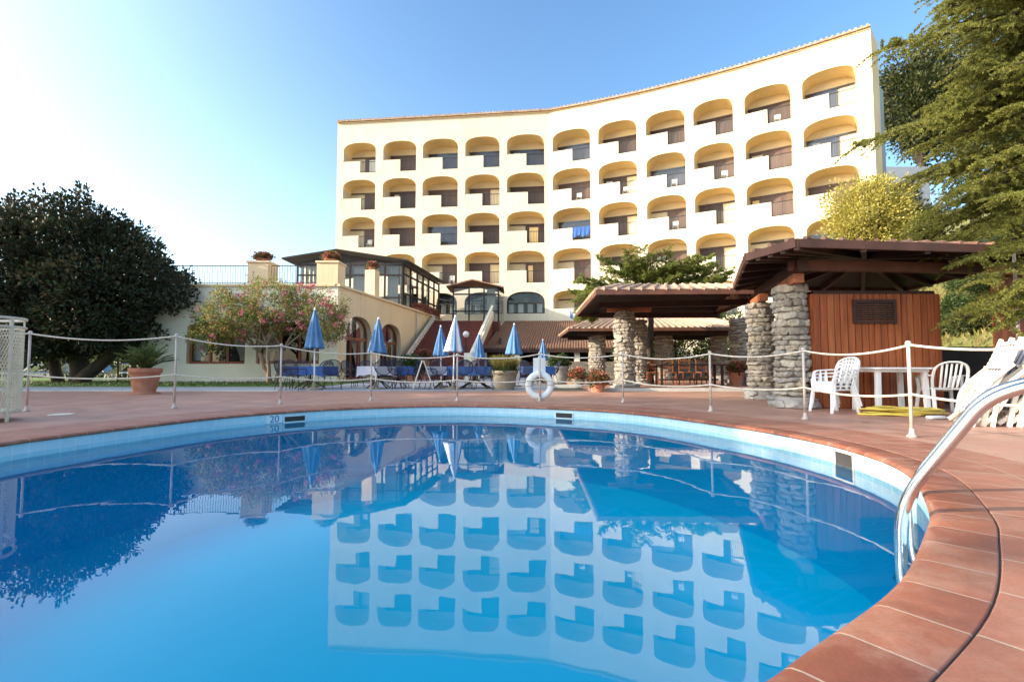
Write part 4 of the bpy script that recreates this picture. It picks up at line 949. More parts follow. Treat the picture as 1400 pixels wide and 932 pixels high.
# timber screen and dark wall on the right
sc_ = empty('timber_screen', 'orange brown timber screen with pale upright poles behind the lounger pile', 'screen', (8.6, 8.0, 0))
mb = MB(); x = 8.02
while x < 9.6: mb.box(x, 8.0, .02, x+.115, 8.04, 2.32); x += .12
mb.build('boards', woodr, sc_, world=True); mb = MB(); mb.bar((7.95,7.94,2.34), (9.7,7.94,2.34), .08, .16); mb.build('top_rail', woodo, sc_, world=True)
for x in (8.28, 8.62): mb = MB(); mb.tube([(x,7.88,0),(x,7.88,2.6)], .025, 8); mb.build('pole', galv, sc_, world=True)
mb = MB(); mb.box(7.80, 9.6, 0, 13, 9.8, 1.08); mb.box(7.78, 9.58, 1.081, 13, 9.84, 1.14); tag(mb.build('retaining_wall', darkw), 'dark low retaining wall between the hut and the grassy slope', 'wall')

# ================================================================== TERRACE FURNITURE
def umbrella(cols):
    e = empty('folded_umbrella', '', 'umbrella'); e['group'] = 'folded umbrellas on the terrace'
    mb = MB(); n = 32; rings = [(.02,2.52,0),(.05,2.42,.1),(.10,2.15,.3),(.15,1.85,.35),(.20,1.55,.3),(.245,1.36,.25),(.25,1.30,.28),(.18,1.29,.2)]; V = []
    for r, z, f in rings:
        for j in range(n):
            a = 2*math.pi*j/n; q = 1+f*(.75*math.cos(a*8+z)+.25*math.cos(a*5+z*3)); V.append((r*q*math.cos(a), r*q*math.sin(a), z+.02*math.cos(a*8)))
    Fq = []; M_ = []
    for i in range(len(rings)-1):
        for j in range(n): Fq.append((i*n+j, i*n+(j+1) % n, (i+1)*n+(j+1) % n, (i+1)*n+j)); M_.append((j//4) % 2 if len(cols) > 1 else 0)
    mb.v = V; mb.f = Fq; mb.m = M_
    if len(cols) > 2: mb.m = [cols[2](j % n) for j in range(len(Fq))]
    mb.build('canopy', list(cols[:2]), e, smooth=True)
    mb = MB(); mb.tube([(0,0,.03),(0,0,2.55)], .022, 10); mb.build('pole', white, e)
    mb = MB(); mb.lathe([(.02,2.50),(.035,2.53),(.02,2.57),(.001,2.60)], (0,0,0), 10); mb.build('finial', white, e)
    mb = MB(); mb.lathe([(.24,0),(.24,.05),(.06,.07),(.04,.25),(.03,.26)], (0,0,0), 20); mb.build('base', concp, e); return e
ub = umbrella([blue]); uw = umbrella([blue, bluew, lambda j: 1 if 11 <= j <= 18 else 0]); us_ = umbrella([bluew, blue, lambda j: 0 if (j//3) % 3 != 1 else 1])  # second canopy is white over a sector on one side
def upos(px, py, Y): p = at(px, py, Y); return (p.x, Y, .012), p.z
for (pr, used, px, pt, Y, hs, lab) in ((ub,False,432,420,15.2,1.0,'plain blue folded umbrella in front of the flowering tree'),(uw,False,515,433,15.7,1.0,'blue folded umbrella with one white side in front of the arched doorways'),(ub,True,604,444,17.2,.9,'blue folded umbrella just behind the white and blue one'),(us_,False,620,430,15.4,1.,'white folded umbrella with blue stripes in front of the brick stairs'),(ub,True,655,455,21,.85,'small blue folded umbrella beside the stair handrail'),(ub,True,703,441,17.6,1.05,'wide blue folded umbrella behind the grass pot'),(ub,True,743,463,22.5,.8,'slim blue folded umbrella behind the lifebuoy post')):
    l3, zt = upos(px, pt, Y); u_ = place(pr, used, l3, R(px*7 % 360), lab, scale=(1.08*hs**.5, 1.08*hs**.5, (zt-.012)/2.60)); u_.rotation_euler.x = R((px*13 % 7-3)*.5); u_.rotation_euler.y = R((px*5 % 7-3)*.5)
def mesh_chair():
    e = empty('mesh_chair', '', 'chair'); e['group'] = 'dark mesh chairs on the terrace'
    def disc(mb, P, hw, k=8):
        for i in range(-k, k+1):
            x = i/k; h = math.sqrt(max(0, 1-x*x))
            mb.bar(P(x,-h), P(x,h), .008, .006, (0,1,0)); mb.bar(P(-h,x), P(h,x), .008, .006, (0,1,.5))
    S = lambda u, v: Vector((u*.25, v*.235, .44+.02*v*v*0)); B = lambda u, v: Vector((u*.27*(1-.0*v), .25+.075*(v+1)-.05*(1-u*u)*0+.03*u*u*-1, .70+.24*v))
    for nm, P in (('seat', S), ('backrest', B)):
        mb = MB(); disc(mb, P, 1); mb.tube([P(math.cos(a), math.sin(a)) for a in np.linspace(0, 2*math.pi, 29)[:-1]], .013, 6, closed=True); mb.build(nm, chairm, e)
    mb = MB()
    for s in (-1, 1): mb.tube(bend([(s*.25,.30,.62),(s*.30,.12,.66),(s*.30,-.12,.65),(s*.26,-.16,.44)], .08, 4), .012, 6)
    mb.build('arms', iron, e)
    for s in (-1, 1):
        for yy, dy in ((-.16,-.10),(.16,.12)): mb = MB(); mb.tube([(s*.20,yy,.45),(s*.29,yy+dy,0)], .011, 6); mb.build('leg', iron, e)
    return e
def cloth_table(lx, ly, white_edge=False):
    e = empty('terrace_table', '', 'table'); e['group'] = 'cloth covered tables on the terrace'
    mb = MB(); mb.box(-lx/2+.04,-ly/2+.04,.70,lx/2-.04,ly/2-.04,.725); mb.build('tabletop', iron, e)
    mb = MB()
    for a in range(4): an = R(45+90*a); mb.bar((.03*math.cos(an),.03*math.sin(an),.3), (.5*lx*.8*math.cos(an),.5*ly*.8*math.sin(an)+0,0.01), .04, .03); 
    mb.tube([(0,0,.25),(0,0,.70)], .03, 8); mb.build('pedestal', iron, e)
    return e
def tablecloth(x, y, rz, lx, ly, m, label, drop=.26):
    mb = MB(); n = 40; V = []; top = []
    pts = []
    for k in range(n):
        t = k/n*4; s = int(t); f = t-s; c = [(-1,-1),(1,-1),(1,1),(-1,1)]; a, b = c[s], c[(s+1) % 4]; pts.append(((a[0]+(b[0]-a[0])*f)*lx/2, (a[1]+(b[1]-a[1])*f)*ly/2))
    V = [(px_, py_, .735) for px_, py_ in pts]+[(px_*(1.03+.02*math.sin(k*1.7)), py_*(1.03+.02*math.sin(k*1.7)), .735-drop-.05*math.sin(k*.9)**2-(.10 if k % 10 == 0 else 0)) for k, (px_, py_) in enumerate(pts)]
    mb.add(V, [tuple(range(n))]+[(k, (k+1) % n, n+(k+1) % n, n+k) for k in range(n)])
    o = mb.build('tablecloth', m, fix=True); o.location = (x, y, .012); o.rotation_euler = (0, 0, rz); return tag(o, label, 'tablecloth', 'cloths on the terrace tables')
mt = cloth_table(1.2, .8)
TB = [(425,15.9,1.5,.8,cloth,'plain blue cloth','under the plain blue umbrella'),(518,16.2,1.2,.8,clothw,'white cloth','in front of the arched doorways'),(545,16.6,.8,.8,cloth,'blue cloth','right of the white covered table'),(608,16.4,1.1,.8,clothw,'white cloth','left of the white and blue umbrella'),(650,16.1,1.7,.8,cloth,'long blue cloth','beside the grass pot'),(735,18.5,1.2,.8,cloth,'blue cloth','behind the lifebuoy')]
for k, (px, Y, lx, ly, m, nm, wh) in enumerate(TB):
    X = (px-700)/F*Y; rz = R((k*37 % 24)-12); place(mt, k > 0, (X, Y, .012), rz, 'iron pedestal table under a %s %s' % (nm, wh), scale=(lx/1.2, ly/.8, 1)); tablecloth(X, Y, rz, lx, ly, m, '%s on the table %s' % (nm, wh))
mch = mesh_chair()
CH = [(395,15.4,150,'leftmost mesh chair, left of the plain blue table'),(412,16.6,15,'mesh chair behind the plain blue table, near the flowering tree'),(405,15.1,170,'mesh chair pulled to the front left of the plain blue table'),(455,15.3,200,'round backed mesh chair at the right end of the plain blue table'),(440,16.7,-10,'mesh chair behind the pole of the plain blue umbrella'),(483,16.8,60,'mesh chair against the corner of the restaurant, left of the white covered table'),(499,16.9,10,'mesh chair behind the white covered table'),(527,15.4,183,'mesh chair with its back to the pool, below the white sided umbrella'),(545,15.9,175,'mesh chair next to the below umbrella one, back to the pool'),(561,17.2,-60,'mesh chair right of the small blue table'),(588,16.0,120,'mesh chair left of the striped umbrella table'),(602,15.6,178,'mesh chair with its round back to the pool beside the striped umbrella'),(634,15.4,190,'mesh chair just right of the striped umbrella pole'),(630,17.0,-15,'mesh chair behind the long blue table'),(662,15.3,178,'mesh chair in front of the long blue table, nearest the grass pot'),(652,17.1,8,'mesh chair behind the long blue table, nearest the stair handrail'),(722,17.6,150,'mesh chair left of the lifebuoy by the far blue table'),(752,18.9,-80,'mesh chair right of the far blue table behind the lifebuoy')]
for k, (px, Y, rz, lab) in enumerate(CH): place(mch, k > 0, ((px-700)/F*Y, Y, .012), R(rz), lab)
ab = empty('folding_board', 'pale A shaped folding board standing among the terrace chairs', 'board', ((578-700)/F*15.6, 15.6, .012), R(12))
mb = MB(); mb.bar((-.30,0,.02), (-.02,0,.92), .5, .03, (1,0,0)); mb.build('panel', panelw, ab); mb = MB(); mb.bar((.34,0,.02), (.02,0,.92), .5, .03, (1,0,0)); mb.build('panel', panelw, ab)
# long table and chairs under the pergola
lt = empty('long_table', 'long dark wooden table under the middle pergola', 'table', (5.95, 16.3, .09))
mb = MB(); mb.box(-1.2,-.38,.68,1.2,.38,.73); mb.build('tabletop', woodd, lt, bevel=.01)
for x in (-1.0, 1.0):
    for y in (-.3, .3): mb = MB(); mb.bar((x,y,0), (x,y,.68), .07, .07, (0,1,0)); mb.build('leg', woodd, lt)
mb = MB(); mb.box(-1.0,-.02,.18,1.0,.02,.24); mb.build('stretcher', woodd, lt)
def wood_chair():
    e = empty('wooden_chair', '', 'chair'); e['group'] = 'wooden chairs behind the long table'
    mb = MB(); mb.box(-.21,-.2,.43,.21,.2,.46); mb.build('seat', woodr, e)
    mb = MB()
    for z in (.56, .68, .82): mb.box(-.20,.185,z,.20,.21,z+.07)
    mb.build('backrest', woodr, e)
    for s in (-1, 1):
        mb = MB(); mb.bar((s*.19,-.18,0), (s*.19,-.18,.43), .035, .035, (0,1,0)); mb.build('leg', woodr, e); mb = MB(); mb.bar((s*.19,.19,0), (s*.19,.20,.92), .035, .035, (0,1,0)); mb.build('leg', woodr, e)
    return e
wc = wood_chair()
for k in range(4): place(wc, k > 0, (4.95+.62*k, 17.15, .09), R(180*0+k*4-6), ['red brown wooden chair at the left end of the long table','red brown wooden chair second along the back of the long table','red brown wooden chair third along the back of the long table','red brown wooden chair at the right end of the long table'][k])

# ================================================================== POTS AND PLANTS
def pot(name, label, loc, r, h, m, prof=None):
    e = empty(name, label, 'potted plant', loc); mb = MB(); mb.lathe(prof or [(r*.70,0),(r*.78,h*.3),(r*.92,h*.82),(r*1.0,h*.83),(r*1.03,h*.9),(r,h),(r*.86,h),(r*.84,h*.9),(.001,h*.88)], (0,0,0), 28); mb.build('pot', m, e, smooth=False); return e
def plant_cloud(e, c, rad, n, L, W, m, name='foliage', per=7, cs=.1, up=.3, shell=.2):
    P, D = crown(c, rad, n, per, cs, L, shell=shell, updir=up); return leaf_obj(name, P, D, RNG.uniform(.7, 1.2, len(P))*L, W, m, e)
def fronds(e, base, n, L, droop, m, name='fronds', lf=.16, lw=.02, el=(.3, 1.3)):
    C, D = [], []
    for k in range(n):
        a = RNG.uniform(0, 6.28); e_ = RNG.uniform(*el); d = np.array([math.cos(a)*math.cos(e_), math.sin(a)*math.cos(e_), math.sin(e_)]); l_ = L*RNG.uniform(.7, 1.1); p = np.array(base, float); m_ = 16
        for j in range(m_):
            d = d+np.array([0, 0, -droop/m_]); d /= np.linalg.norm(d); p = p+d*l_/m_; sd = np.cross(d, [0, 0, 1]); sd /= np.linalg.norm(sd)+1e-6
            for s in (-1, 1): C.append(p.copy()); D.append(sd*s*.8+d*.8+np.array([0, 0, .15]))
            C.append(p-d*l_/m_); D.append(d)
    C = np.array(C); return leaf_obj(name, C, np.array(D), lf*RNG.uniform(.7, 1.1, len(C)), lw, m, e)
g = G(186, 539); e = pot('palm_pot', 'big banded terracotta pot with a small feathery palm near the dark tree', (g.x, g.y+.3, 0), .42, .70, terra, [(.36,0),(.36,.03),(.25,.04),(.27,.15),(.28,.155),(.31,.36),(.32,.365),(.345,.56),(.38,.57),(.39,.62),(.38,.70),(.32,.70),(.31,.64),(.001,.62)])
fronds(e, (0,0,.6), 60, .72, .9, leaf_palm, lf=.20, lw=.02, el=(.75, 1.5))
p = (690-700)/F*15.2; e = pot('grass_pot', 'broad weathered pot overflowing with yellow ornamental grass beside the lifebuoy', (p, 15.2, .012), .42, .60, concp)
n = 900; a = RNG.uniform(0, 6.28, n); rr2 = RNG.random(n)**.5*.3; P = np.c_[rr2*np.cos(a), rr2*np.sin(a), np.full(n, .56)]; D = np.c_[np.cos(a)*RNG.uniform(.0, .75, n), np.sin(a)*RNG.uniform(.0, .75, n), np.ones(n)]
leaf_obj('grass_blades', P, D, RNG.uniform(.3, .62, n), .02, leaf_gras, e); plant_cloud(e, (0,0,.60), (.40,.40,.14), 90, .10, .06, leaf_hedge)
def flower_pot(label, loc, r, h, m=terra, fol=leaf_red, s=1., n=60): e = pot('flower_pot', label, loc, r, h, m); e['group'] = 'pots of red flowers'; plant_cloud(e, (0,0,h+.10*s), (r*1.35,r*1.35,.20*s), n, .09, .06, leaf_hedge, 'foliage'); plant_cloud(e, (0,0,h+.15*s), (r*1.2,r*1.2,.18*s), n*2, .08, .07, fol, 'flowers'); return e
p = at(816, 531, 14.4); flower_pot('terracotta bowl of pink and yellow flowers at the foot of the sunlit column', (p.x, 14.2, 0), .22, .24)
flower_pot('pot of dark red geraniums on the step behind the terracotta bowl', (2.35, 17.2, .0), .24, .3, concp)
flower_pot('pot of red flowers between the two slim stone columns of the middle pergola', (5.1, 18.4, .09), .26, .42)
flower_pot('pot of red flowers beside the right end of the long table', (7.7, 16.6, .09), .28, .45)
flower_pot('pot of pink geraniums on top of the left terrace pier', (-11.4, 21.9, 5.465), .30, .16, s=.9)
flower_pot('pot of red geraniums on top of the corner terrace pier', (-8.28, 21.9, 5.465), .32, .14, s=1.)
q = PS(4.2, 5.852, .32); flower_pot('small bowl of flowers on the inner terrace pier in front of the veranda', (q.x, q.y, 5.852), .24, .18, s=.8)
q = PS(6.5, 0, .0); p = at(590, 480, 26.6); e = flower_pot('pot of bushy red flowers on the stair stringer', (p.x-.2, 25.7, 0.0), .25, 1.1, s=1.6, n=110)
e = pot('round_shrub_pot', 'grey barrel pot with a clipped green shrub under the bar awning', ((765-700)/F*21.5, 21.5, .0), .42, .75, stoneb); plant_cloud(e, (0,0,.92), (.42,.42,.30), 260, .10, .05, leaf_hedge)
e = pot('leafy_pot', 'green leafy plant in a low pot at the foot of the restaurant side wall', ((563-700)/F*21.5, 21.5, .012), .3, .4, terra); plant_cloud(e, (0,0,.75), (.5,.5,.4), 200, .16, .06, leaf_hedge)
# flower boxes along the veranda sill
fb = empty('flower_trough', 'row of red flowers in troughs along the foot of the veranda glazing', 'flower trough', (PS(uV+3.5,0,.0).x, PS(uV+3.5,0,0).y, ZC+.085))
mb = MB(); a_, b_ = PS(uV+2.2,ZC+.19,-.02), PS(uV+6.6,ZC+.19,-.02); mb.bar(a_, b_, .2, .2); mb.build('trough', terra, fb, world=True)
pp = [a_.lerp(b_, t) for t in RNG.random(520)]; P = np.array([[q.x, q.y, q.z+.15] for q in pp])+RNG.normal(size=(520,3))*[.1,.1,.12]; P = np.repeat(P, 6, 0)+RNG.normal(size=(3120,3))*.06
leaf_obj('flowers', P, unit(3120), .09, .06, leaf_red, fb, origin=fb.location)

# ================================================================== TREES
def trunkset(name, root, segs, m):
    mb = MB()
    for k, (a, b, r0, r1, wob) in enumerate(segs): limb(mb, a, b, r0, r1, wob, seed=k*3.7+len(name))
    return mb.build(name, m, root, smooth=True)
# magnolia
mg = empty('magnolia_tree', 'large dark glossy leaved tree with a rounded crown and leaning trunks on the lawn', 'tree', (-18.9, 21.2, 0))
trunkset('trunk', mg, [((0,0,0),(-.2,0,2.2),.42,.30,.05),((.1,-.2,0),(3.4,-.3,3.0),.30,.14,.08),((-1.2,.2,0),(-2.4,.3,2.6),.24,.14,.08),((-.2,0,2.0),(-2.5,.5,5.5),.28,.06,.1),((-.2,0,2.0),(1.6,.2,6),.26,.06,.1),((-.2,0,2.0),(-.4,-1.5,5.5),.2,.05,.1),((2.0,-.3,2.0),(3.6,.4,5),.14,.05,.1)], barkm)
c0 = (-.9,.0,4.35); P1, D1 = crown(c0, (4.9,2.7,3.4), 2300, 20, .34, .2, flat=.72, shell=.75, lump=.19, updir=.3); P2, D2 = crown((1.6,-1.3,3.5), (2.0,1.6,2.1), 700, 15, .34, .2, flat=.8, shell=.6, lump=.14); P3, D3 = crown(c0, (4.5,2.3,3.2), 900, 12, .5, .2, flat=.7, shell=.1, lump=.1)
P4, D4 = crown((-4.3,.0,4.5), (3.4,2.2,3.6), 1000, 15, .34, .2, flat=.75, shell=.6, lump=.14)
P5, D5 = crown((-1.2,-.3,2.3), (4.9,2.3,1.15), 800, 16, .32, .2, shell=.4, lump=.12); P = np.r_[P1,P2,P3,P4,P5]; D = np.r_[D1,D2,D3,D4,D5]; leaf_obj('crown', P, D, RNG.uniform(.13, .21, len(P)), RNG.uniform(.085, .13, len(P)), leaf_mag, mg)
mg.scale = (.95, 1, 1)
# crape myrtle
cm = empty('flowering_tree', 'spreading small tree with orange green leaves and pink blossom before the restaurant front', 'tree', (-9.95, 20.0, 0))
segs = [((.0,0,0),(-.5,0,1.3),.10,.075,.06),((.15,.1,0),(.4,.1,1.4),.09,.07,.06),((-.05,-.1,0),(-.1,-.2,1.6),.08,.06,.06)]
for k in range(16):
    a = RNG.uniform(-.9, .9); b0 = [(-.5,0,1.3),(.4,.1,1.4),(-.1,-.2,1.6)][k % 3]; segs.append((b0, (b0[0]+a*2.5, RNG.uniform(-.9,.8), RNG.uniform(2.3,3.9)-abs(a)*.4), .05, .012, .08))
trunkset('trunk', cm, segs, barkp)
P, D = [], []
for c, r, n in (((-1.8,-.1,2.8),(1.4,1.1,1.05),180),((.0,-.1,3.3),(1.6,1.1,1.0),190),((1.6,0,2.95),(1.6,1.0,1.05),170),((-2.5,-.1,2.0),(.95,.8,.6),70),((2.4,0,2.2),(.8,.7,.6),40),((-.6,-.2,2.4),(1.4,.9,.7),70)):
    p_, d_ = crown(c, r, n, 26, .24, .1, shell=.35, lump=.2, updir=.2); P.append(p_); D.append(d_)
P = np.concatenate(P); D = np.concatenate(D); leaf_obj('crown', P, D, RNG.uniform(.07, .13, len(P)), RNG.uniform(.035, .06, len(P)), leaf_myr, cm)
bc = np.concatenate([crown((x,-.25,z), (1.4,1.0,1.0), 15, 26, .13, .1, shell=.95, lump=.12)[0] for x, z in ((-1.7,2.8),(-2.2,2.4),(0,3.3),(1.7,3.1),(1.9,3.0),(1.4,3.2),(2.1,2.6))]); leaf_obj('blossom', bc, unit(len(bc)), .06, .05, leaf_pink, cm)
# layered conifers: branches carry flat sprays of needles
def needle_branches(branches, tw_n, tw_l, nd_l, nd_w, per, droop=.35, plane=.25, side=1.):
    C, D, mb = [], [], MB()
    for (a, b, r0, sp) in branches:
        a = Vector(a); b = Vector(b); L_ = (b-a).length; dr_ = (b-a).normalized(); k = 9; pts_ = []
        for i in range(k): t = i/(k-1); pts_.append(a.lerp(b, t)+Vector((noise.noise(Vector((a.x+t*2, a.y, 1)))*.06*L_, noise.noise(Vector((a.y+t*2, 4, a.z)))*.06*L_, -droop*L_*.25*t*t)))
        mb.tube(pts_, [max(.006, r0*(1-t*.92/ (k-1))) for t in range(k)], 6)
        sd = Vector((-dr_.y, dr_.x, 0)).normalized()
        for q in range(int(tw_n*L_)):
            t = RNG.uniform(.10, 1)**.8; i = min(int(t*(k-1)), k-2); p = pts_[i].lerp(pts_[i+1], t*(k-1)-i); s = RNG.choice([-1, 1]); tl = tw_l*sp*RNG.uniform(.5, 1.2)*(1.15-.55*t)
            td = (sd*s*RNG.uniform(.5, 1.1)*side+dr_*RNG.uniform(.3, .9)+Vector((0, 0, RNG.normal()*plane-.05))).normalized()
            ts = RNG.random(per); base = np.array(p)+np.outer(ts*tl, np.array(td)); base[:, 2] -= droop*.5*tl*ts**2
            nd = np.array(td)*.7+RNG.normal(size=(per, 3))*.55+np.array([0, 0, .12]); C.append(base); D.append(nd)
    C = np.concatenate(C); D = np.concatenate(D); return mb, C, D, RNG.uniform(.7, 1.2, len(C))*nd_l, nd_w
jr = empty('spreading_conifer', 'sunlit conifer with wide feathery branches rising behind the middle pergola roof', 'tree', (5.3, 18.6, .0))
brs = []; rnd = random.Random(21)
for k in range(74):
    a = rnd.uniform(0, 6.28); z = rnd.uniform(3.1, 4.5); L_ = rnd.uniform(1.4, 2.9)*(1.1-.10*(z-2.9)); up = rnd.uniform(.12, .62); brs.append(((rnd.uniform(-.6,.6), rnd.uniform(-.3,.3), z-.3), (math.cos(a)*L_, math.sin(a)*L_*.6, z+up*L_*.55), .04, 1.))
for k in range(26): brs.append(((-.5,0,3.2+.03*k), (-2.1-rnd.random()*.9, rnd.uniform(-1.0,.6), 3.0+rnd.uniform(-.7,.9)), .035, 1.))
for k in range(12): brs.append(((.5,0,3.4), (2.2+rnd.random()*.8, rnd.uniform(-.8,.6), 3.7+rnd.uniform(-.2,.7)), .035, 1.))
mb, C, D, L_, W_ = needle_branches(brs, 24, .44, .085, .024, 44, .15)
limb(mb, (0,0,0), (0,0,3.8), .16, .08, .04); mb.build('trunk', barkm, jr, smooth=True); leaf_obj('crown', C, D, L_, W_, leaf_jun, jr)
# big cedar on the right
ce = empty('cedar_tree', 'big cedar with drooping yellow green sprays reaching over the pavilion roof from the frame edge', 'tree', (11.6, 9.0, .0))
rnd = random.Random(33); brs = []
def cb(px, py, Y, z_off=.5, r=.06, sp=1., back=1.6): t = at(px, py, Y)-Vector(ce.location); a = Vector((rnd.uniform(-.2,.2), rnd.uniform(-.3,.3), max(2.5, t.z+z_off+rnd.uniform(-.3,.5)))); brs.append((a, t+Vector((0,0,.25)), r, sp))
for px, py, Y in ((1205,14,7.6),(1168,152,8.0),(1235,215,8.5),(1262,268,8.6),(1285,240,8.0),(1300,300,8.3),(1262,300,9.2),(1330,318,7.6),(1352,290,7.8),(1290,145,8.6),(1310,75,8.4),(1330,25,8.0),(1280,10,9.0),(1340,190,7.6),(1372,240,7.4),(1380,120,7.6),(1390,60,7.4),(1385,310,7.2),(1312,392,7.3),(1345,380,7.0),(1375,400,6.8),(1345,345,7.2),(1395,350,6.9),(1250,180,8.8),(1300,215,8.8),(1320,130,9.0),(1355,150,8.6),(1360,60,8.8),(1400,10,8.0),(1290,275,9.0),(1240,235,9.4),(1320,260,8.6),(1370,190,8.4),(1395,280,8.0),(1275,325,8.8),(1310,330,8.4)): cb(px, py, Y)
for k in range(26): cb(rnd.uniform(1285, 1430), rnd.uniform(-90, 130), rnd.uniform(7.6, 9.6), r=.05)
for k in range(50): yy = rnd.uniform(-60, 320); cb(rnd.uniform(1300 if yy < 120 else 1262, 1420), yy, rnd.uniform(8.0, 10.5))
mb, C, D, L_, W_ = needle_branches(brs, 20, .58, .048, .014, 105, .6, .22)
limb(mb, (0,0,0), (.1,.1,9.5), .42, .12, .02); mb.build('trunk', barkm, ce, smooth=True); leaf_obj('crown', C, D, L_, W_, leaf_cedar, ce)
# golden tree by the hotel's right end
def simple_tree(name, label, loc, c, rad, n, per, cs, lf, m, tr=.25, bark=barkm, group=None, lump=.22, shell=.35, wr=.5):
    e = empty(name, label, 'tree', loc, 0, group); segs = [((0,0,0),(c[0]*.6,c[1]*.6,c[2]*.75),tr,tr*.5,.05)]
    for k in range(7): u = unit(1)[0]; segs.append(((c[0]*.5,c[1]*.5,c[2]*.6), (c[0]+u[0]*rad[0]*.7, c[1]+u[1]*rad[1]*.7, c[2]+abs(u[2])*rad[2]*.6), tr*.45, tr*.08, .1))
    trunkset('trunk', e, segs, bark); P, D = crown(c, rad, n, per, cs, lf, shell=shell, lump=lump); leaf_obj('crown', P, D, RNG.uniform(.7, 1.2, len(P))*lf, lf*wr, m, e); return e
def tree_at(name, label, px0, px1, py0, py1, Y, n, per, cs, lf, m, **kw):
    a = at((px0+px1)/2, (py0+py1)/2, Y); rx = (px1-px0)/2/F*Y; rz = (py1-py0)/2/F*Y; zg = hill_z(a.x, Y) if a.x > 9.5 else 0
    return simple_tree(name, label, (a.x, Y, zg), (0,0,a.z-zg), (rx,rx*.9,rz), n, per, cs, lf, m, **kw)
tree_at('golden_tree', 'bright yellow leaved tree in front of the right end of the hotel', 1138, 1240, 242, 350, 20, 420, 34, .42, .13, leaf_gold, lump=.16)
bgt = 'dark trees on the slope behind the hotel'
tree_at('hill_tree', 'tall dark tree rising directly right of the hotel end wall', 1203, 1310, 75, 215, 46, 520, 34, 1.0, .36, leaf_bg, group=bgt, tr=.5)
tree_at('hill_tree', 'dark tree higher up the slope behind the tall one', 1250, 1400, 20, 260, 52, 460, 24, 1.3, .5, leaf_bg, group=bgt, tr=.5)
tree_at('hill_tree', 'dark tree on the slope behind the cedar sprays', 1340, 1480, 90, 330, 38, 420, 24, 1., .4, leaf_bg, group=bgt, tr=.4)
tree_at('hill_tree', 'bushy dark tree below the annex windows', 1195, 1290, 280, 360, 30, 300, 24, .7, .26, leaf_bg, group=bgt, tr=.3)
# annex building on the slope
an = empty('annex_building', 'blue grey annex with glazed balconies half hidden by trees right of the hotel', 'annex', (33, 42, 0))
mb = MB(); mb.box(26.5,42,0,37,50,18.4); mb.build('wall', bluewall, an, world=True)
for z in (11.2, 14.6):
    mb = MB(); mb.box(26.3,40.9,z-.15,37,41.99,z); mb.build('balcony_slab', bluewall, an, world=True)
    for x in (27.2, 30.4, 33.6): mb = MB(); mb.box(x,41.93,z+.1,x+2.4,41.995,z+2.3); mb.build('window', glassd if False else bronze, an, world=True)
    mb = MB(); 
    for k in range(30): mb.tube([(26.4+k*.36,40.95,z),(26.4+k*.36,40.95,z+.95)], .02, 4)
    mb.bar((26.3,40.95,z+.97), (37,40.95,z+.97), .06, .05); mb.build('railing', bluewall, an, world=True)
for k, (X, Y, h, lab) in enumerate(((8.0,29.4,3.0,'dark bush behind the far pergola, in line with the long table'),(10.4,29.0,3.6,'dark bush behind the far pergola, left of the lit stone column'),(12.8,28.6,4.0,'dark bush at the right end behind the far pergola'))):
    e = empty('garden_bush', lab, 'bush', (X, Y, 0), 0, 'bushes behind the far pergola'); P, D = crown((0,0,h*.5), (1.8,1.0,h*.52), 220, 18, .35, .2, shell=.35, lump=.18); leaf_obj('foliage', P, D, .22, .10, leaf_bg if k % 2 else leaf_hedge, e)
# hill shrubs
for k, (px, py, Y, s, lab) in enumerate(((1335,442,16,.55,'dark spiky shrub on the grassy slope right of the hut'),(1310,425,19,.6,'pale green bush on the slope just right of the hut roof'),(1360,418,21,.8,'wide bush on the slope left of the timber screen'),(1325,405,24,.9,'bush high on the slope under the pavilion eave'),(1300,452,17,.4,'small bush low on the slope beside the hut corner'))):
    p = at(px, py, Y); z = hill_z(p.x, Y); e = empty('hill_shrub', lab, 'shrub', (p.x, Y, z), 0, 'shrubs on the grassy slope'); P, D = crown((0,0,s*.6), (s*1.2,s,s*.75), 120, 20, .16, .1, shell=.3); leaf_obj('foliage', P, D, .15, .05, leaf_hedge if k else leaf_bg, e)
n = 16000; xs_ = RNG.uniform(10.4, 30, n); ys_ = RNG.uniform(10, 34, n); zz = np.array([hill_z(a, b) for a, b in zip(xs_, ys_)])
tag(leaf_obj('grass', np.c_[xs_, ys_, zz], np.c_[RNG.normal(size=(n,2))*.5, np.ones(n)], RNG.uniform(.15,.4,n), .05, leaf_gras), kind='stuff')
# hedge, bushes and loungers behind the dark tree
for k in range(9):
    X = -46+k*3.9; e = empty('hedge_bush', ['rounded green bush in the row beyond the loungers, far from the palm pot','dense green bush in the row beyond the loungers behind the dark trunks','tall loose bush in the row beyond the loungers behind the leaning trunk','broad bush in the row beyond the loungers at the restaurant end'][min(3, k//2)], 'bush', (X, 33+RNG.uniform(-1,1), 0), 0, 'bushes behind the loungers'); h = RNG.uniform(1.7, 2.8)
    P, D = crown((0,0,h*.5), (2.4,1.4,h*.55), 190, 18, .4, .2, shell=.4, lump=.2); leaf_obj('foliage', P, D, .24, .11, leaf_hedge, e)
labs = ['bushes far left of the mesh bin','leftmost bush seen under the dark tree','bush left of the dark trunks','bush directly behind the dark trunks','bush between the trunks and the leaning limb','bush behind the leaning limb','bush left of the palm pot','bush behind the palm pot','bush at the restaurant end']
for o, l_2 in zip([o for o in COL.objects if o.name.startswith('hedge_bush')], labs): o['label'] = 'green '+l_2+' in the row beyond the loungers'
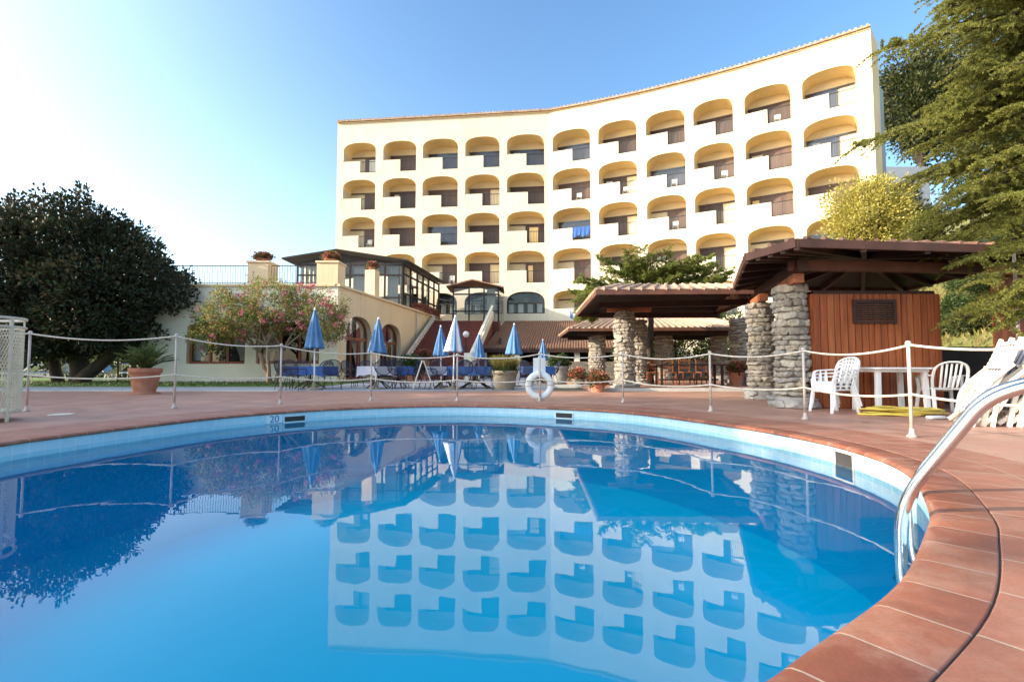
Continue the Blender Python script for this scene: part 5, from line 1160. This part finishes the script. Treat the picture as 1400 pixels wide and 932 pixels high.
def sunbed():
    e = empty('sun_lounger', '', 'sun lounger'); e['group'] = 'loungers on the lawn behind the dark tree'
    mb = MB(); mb.box(-.95,-.32,.34,.55,.32,.38); mb.bar((.55,0,.36), (1.1,0,.80), .64, .04, (0,0,1)); mb.build('frame', white, e)
    mb = MB(); mb.box(-.93,-.29,.381,.53,.29,.43); mb.bar((.57,0,.41), (1.08,0,.84), .58, .05, (0,0,1)); mb.build('mattress', blue, e)
    for x in (-.8, .5):
        for s in (-1, 1): mb = MB(); mb.bar((x,s*.28,.34), (x+.08,s*.30,0), .04, .05, (0,1,0)); mb.build('leg', white, e)
    return e
sb = sunbed()
for k, (px, Y, rz) in enumerate(((62,23.5,10),(100,24.2,-8),(138,23.4,6),(165,25,172),(20,24,5))):
    place(sb, k > 0, ((px-700)/F*Y, Y, .03), R(rz), ['white lounger with blue mattress seen left of the dark trunks','white lounger with blue mattress between the dark trunk and the leaning limb','white lounger with blue mattress right of the leaning limb','white lounger with blue mattress directly left of the palm pot','white lounger with blue mattress behind the mesh bin'][k])
rl = empty('garden_railing', 'short dark iron railing between the palm pot and the restaurant wall', 'railing', (-17.3, 22.6, 0)); PR = lambda u, z, w: Vector((-18.4+u, 22.6+w, z))
picket(PR, 0, 1.7, .03, 1.0, 'bars', rl, .12, 0); mb = MB(); mb.box(-18.43,22.57,0,-18.37,22.63,1.05); mb.box(-16.73,22.57,0,-16.67,22.63,1.05); mb.build('posts', iron, rl, world=True)
# far trees on the left horizon and the row of trees that shades the near deck (outside the frame)
for k, (X, Y, h) in enumerate(((-75,90,9),(-58,95,8),(-92,100,10))): simple_tree('distant_tree', ['low distant tree on the left horizon','small distant tree nearest the dark tree on the left horizon','distant tree at the far left horizon'][k], (X,Y,0), (0,0,h*.55), (8,6,h*.5), 200, 16, 1.2, .6, leaf_bg, group='distant trees')
for k, (X, Y, h) in enumerate(((-27,-4.2,9.3),(-27.5,1.4,17.0),(-27,4.6,11),(-28,8.6,10.2),(-27,12.4,10))): simple_tree('shade_tree', 'tall leafy tree in the row beside the pool, number %s from the road end' % ['one','two','three','four','five'][k], (X,Y,0), (0,0,h*.55), (2.8,2.6,h*.47), 420, 18, .9, .45, leaf_bg, group='trees shading the pool', tr=.3, shell=.15, lump=.1)
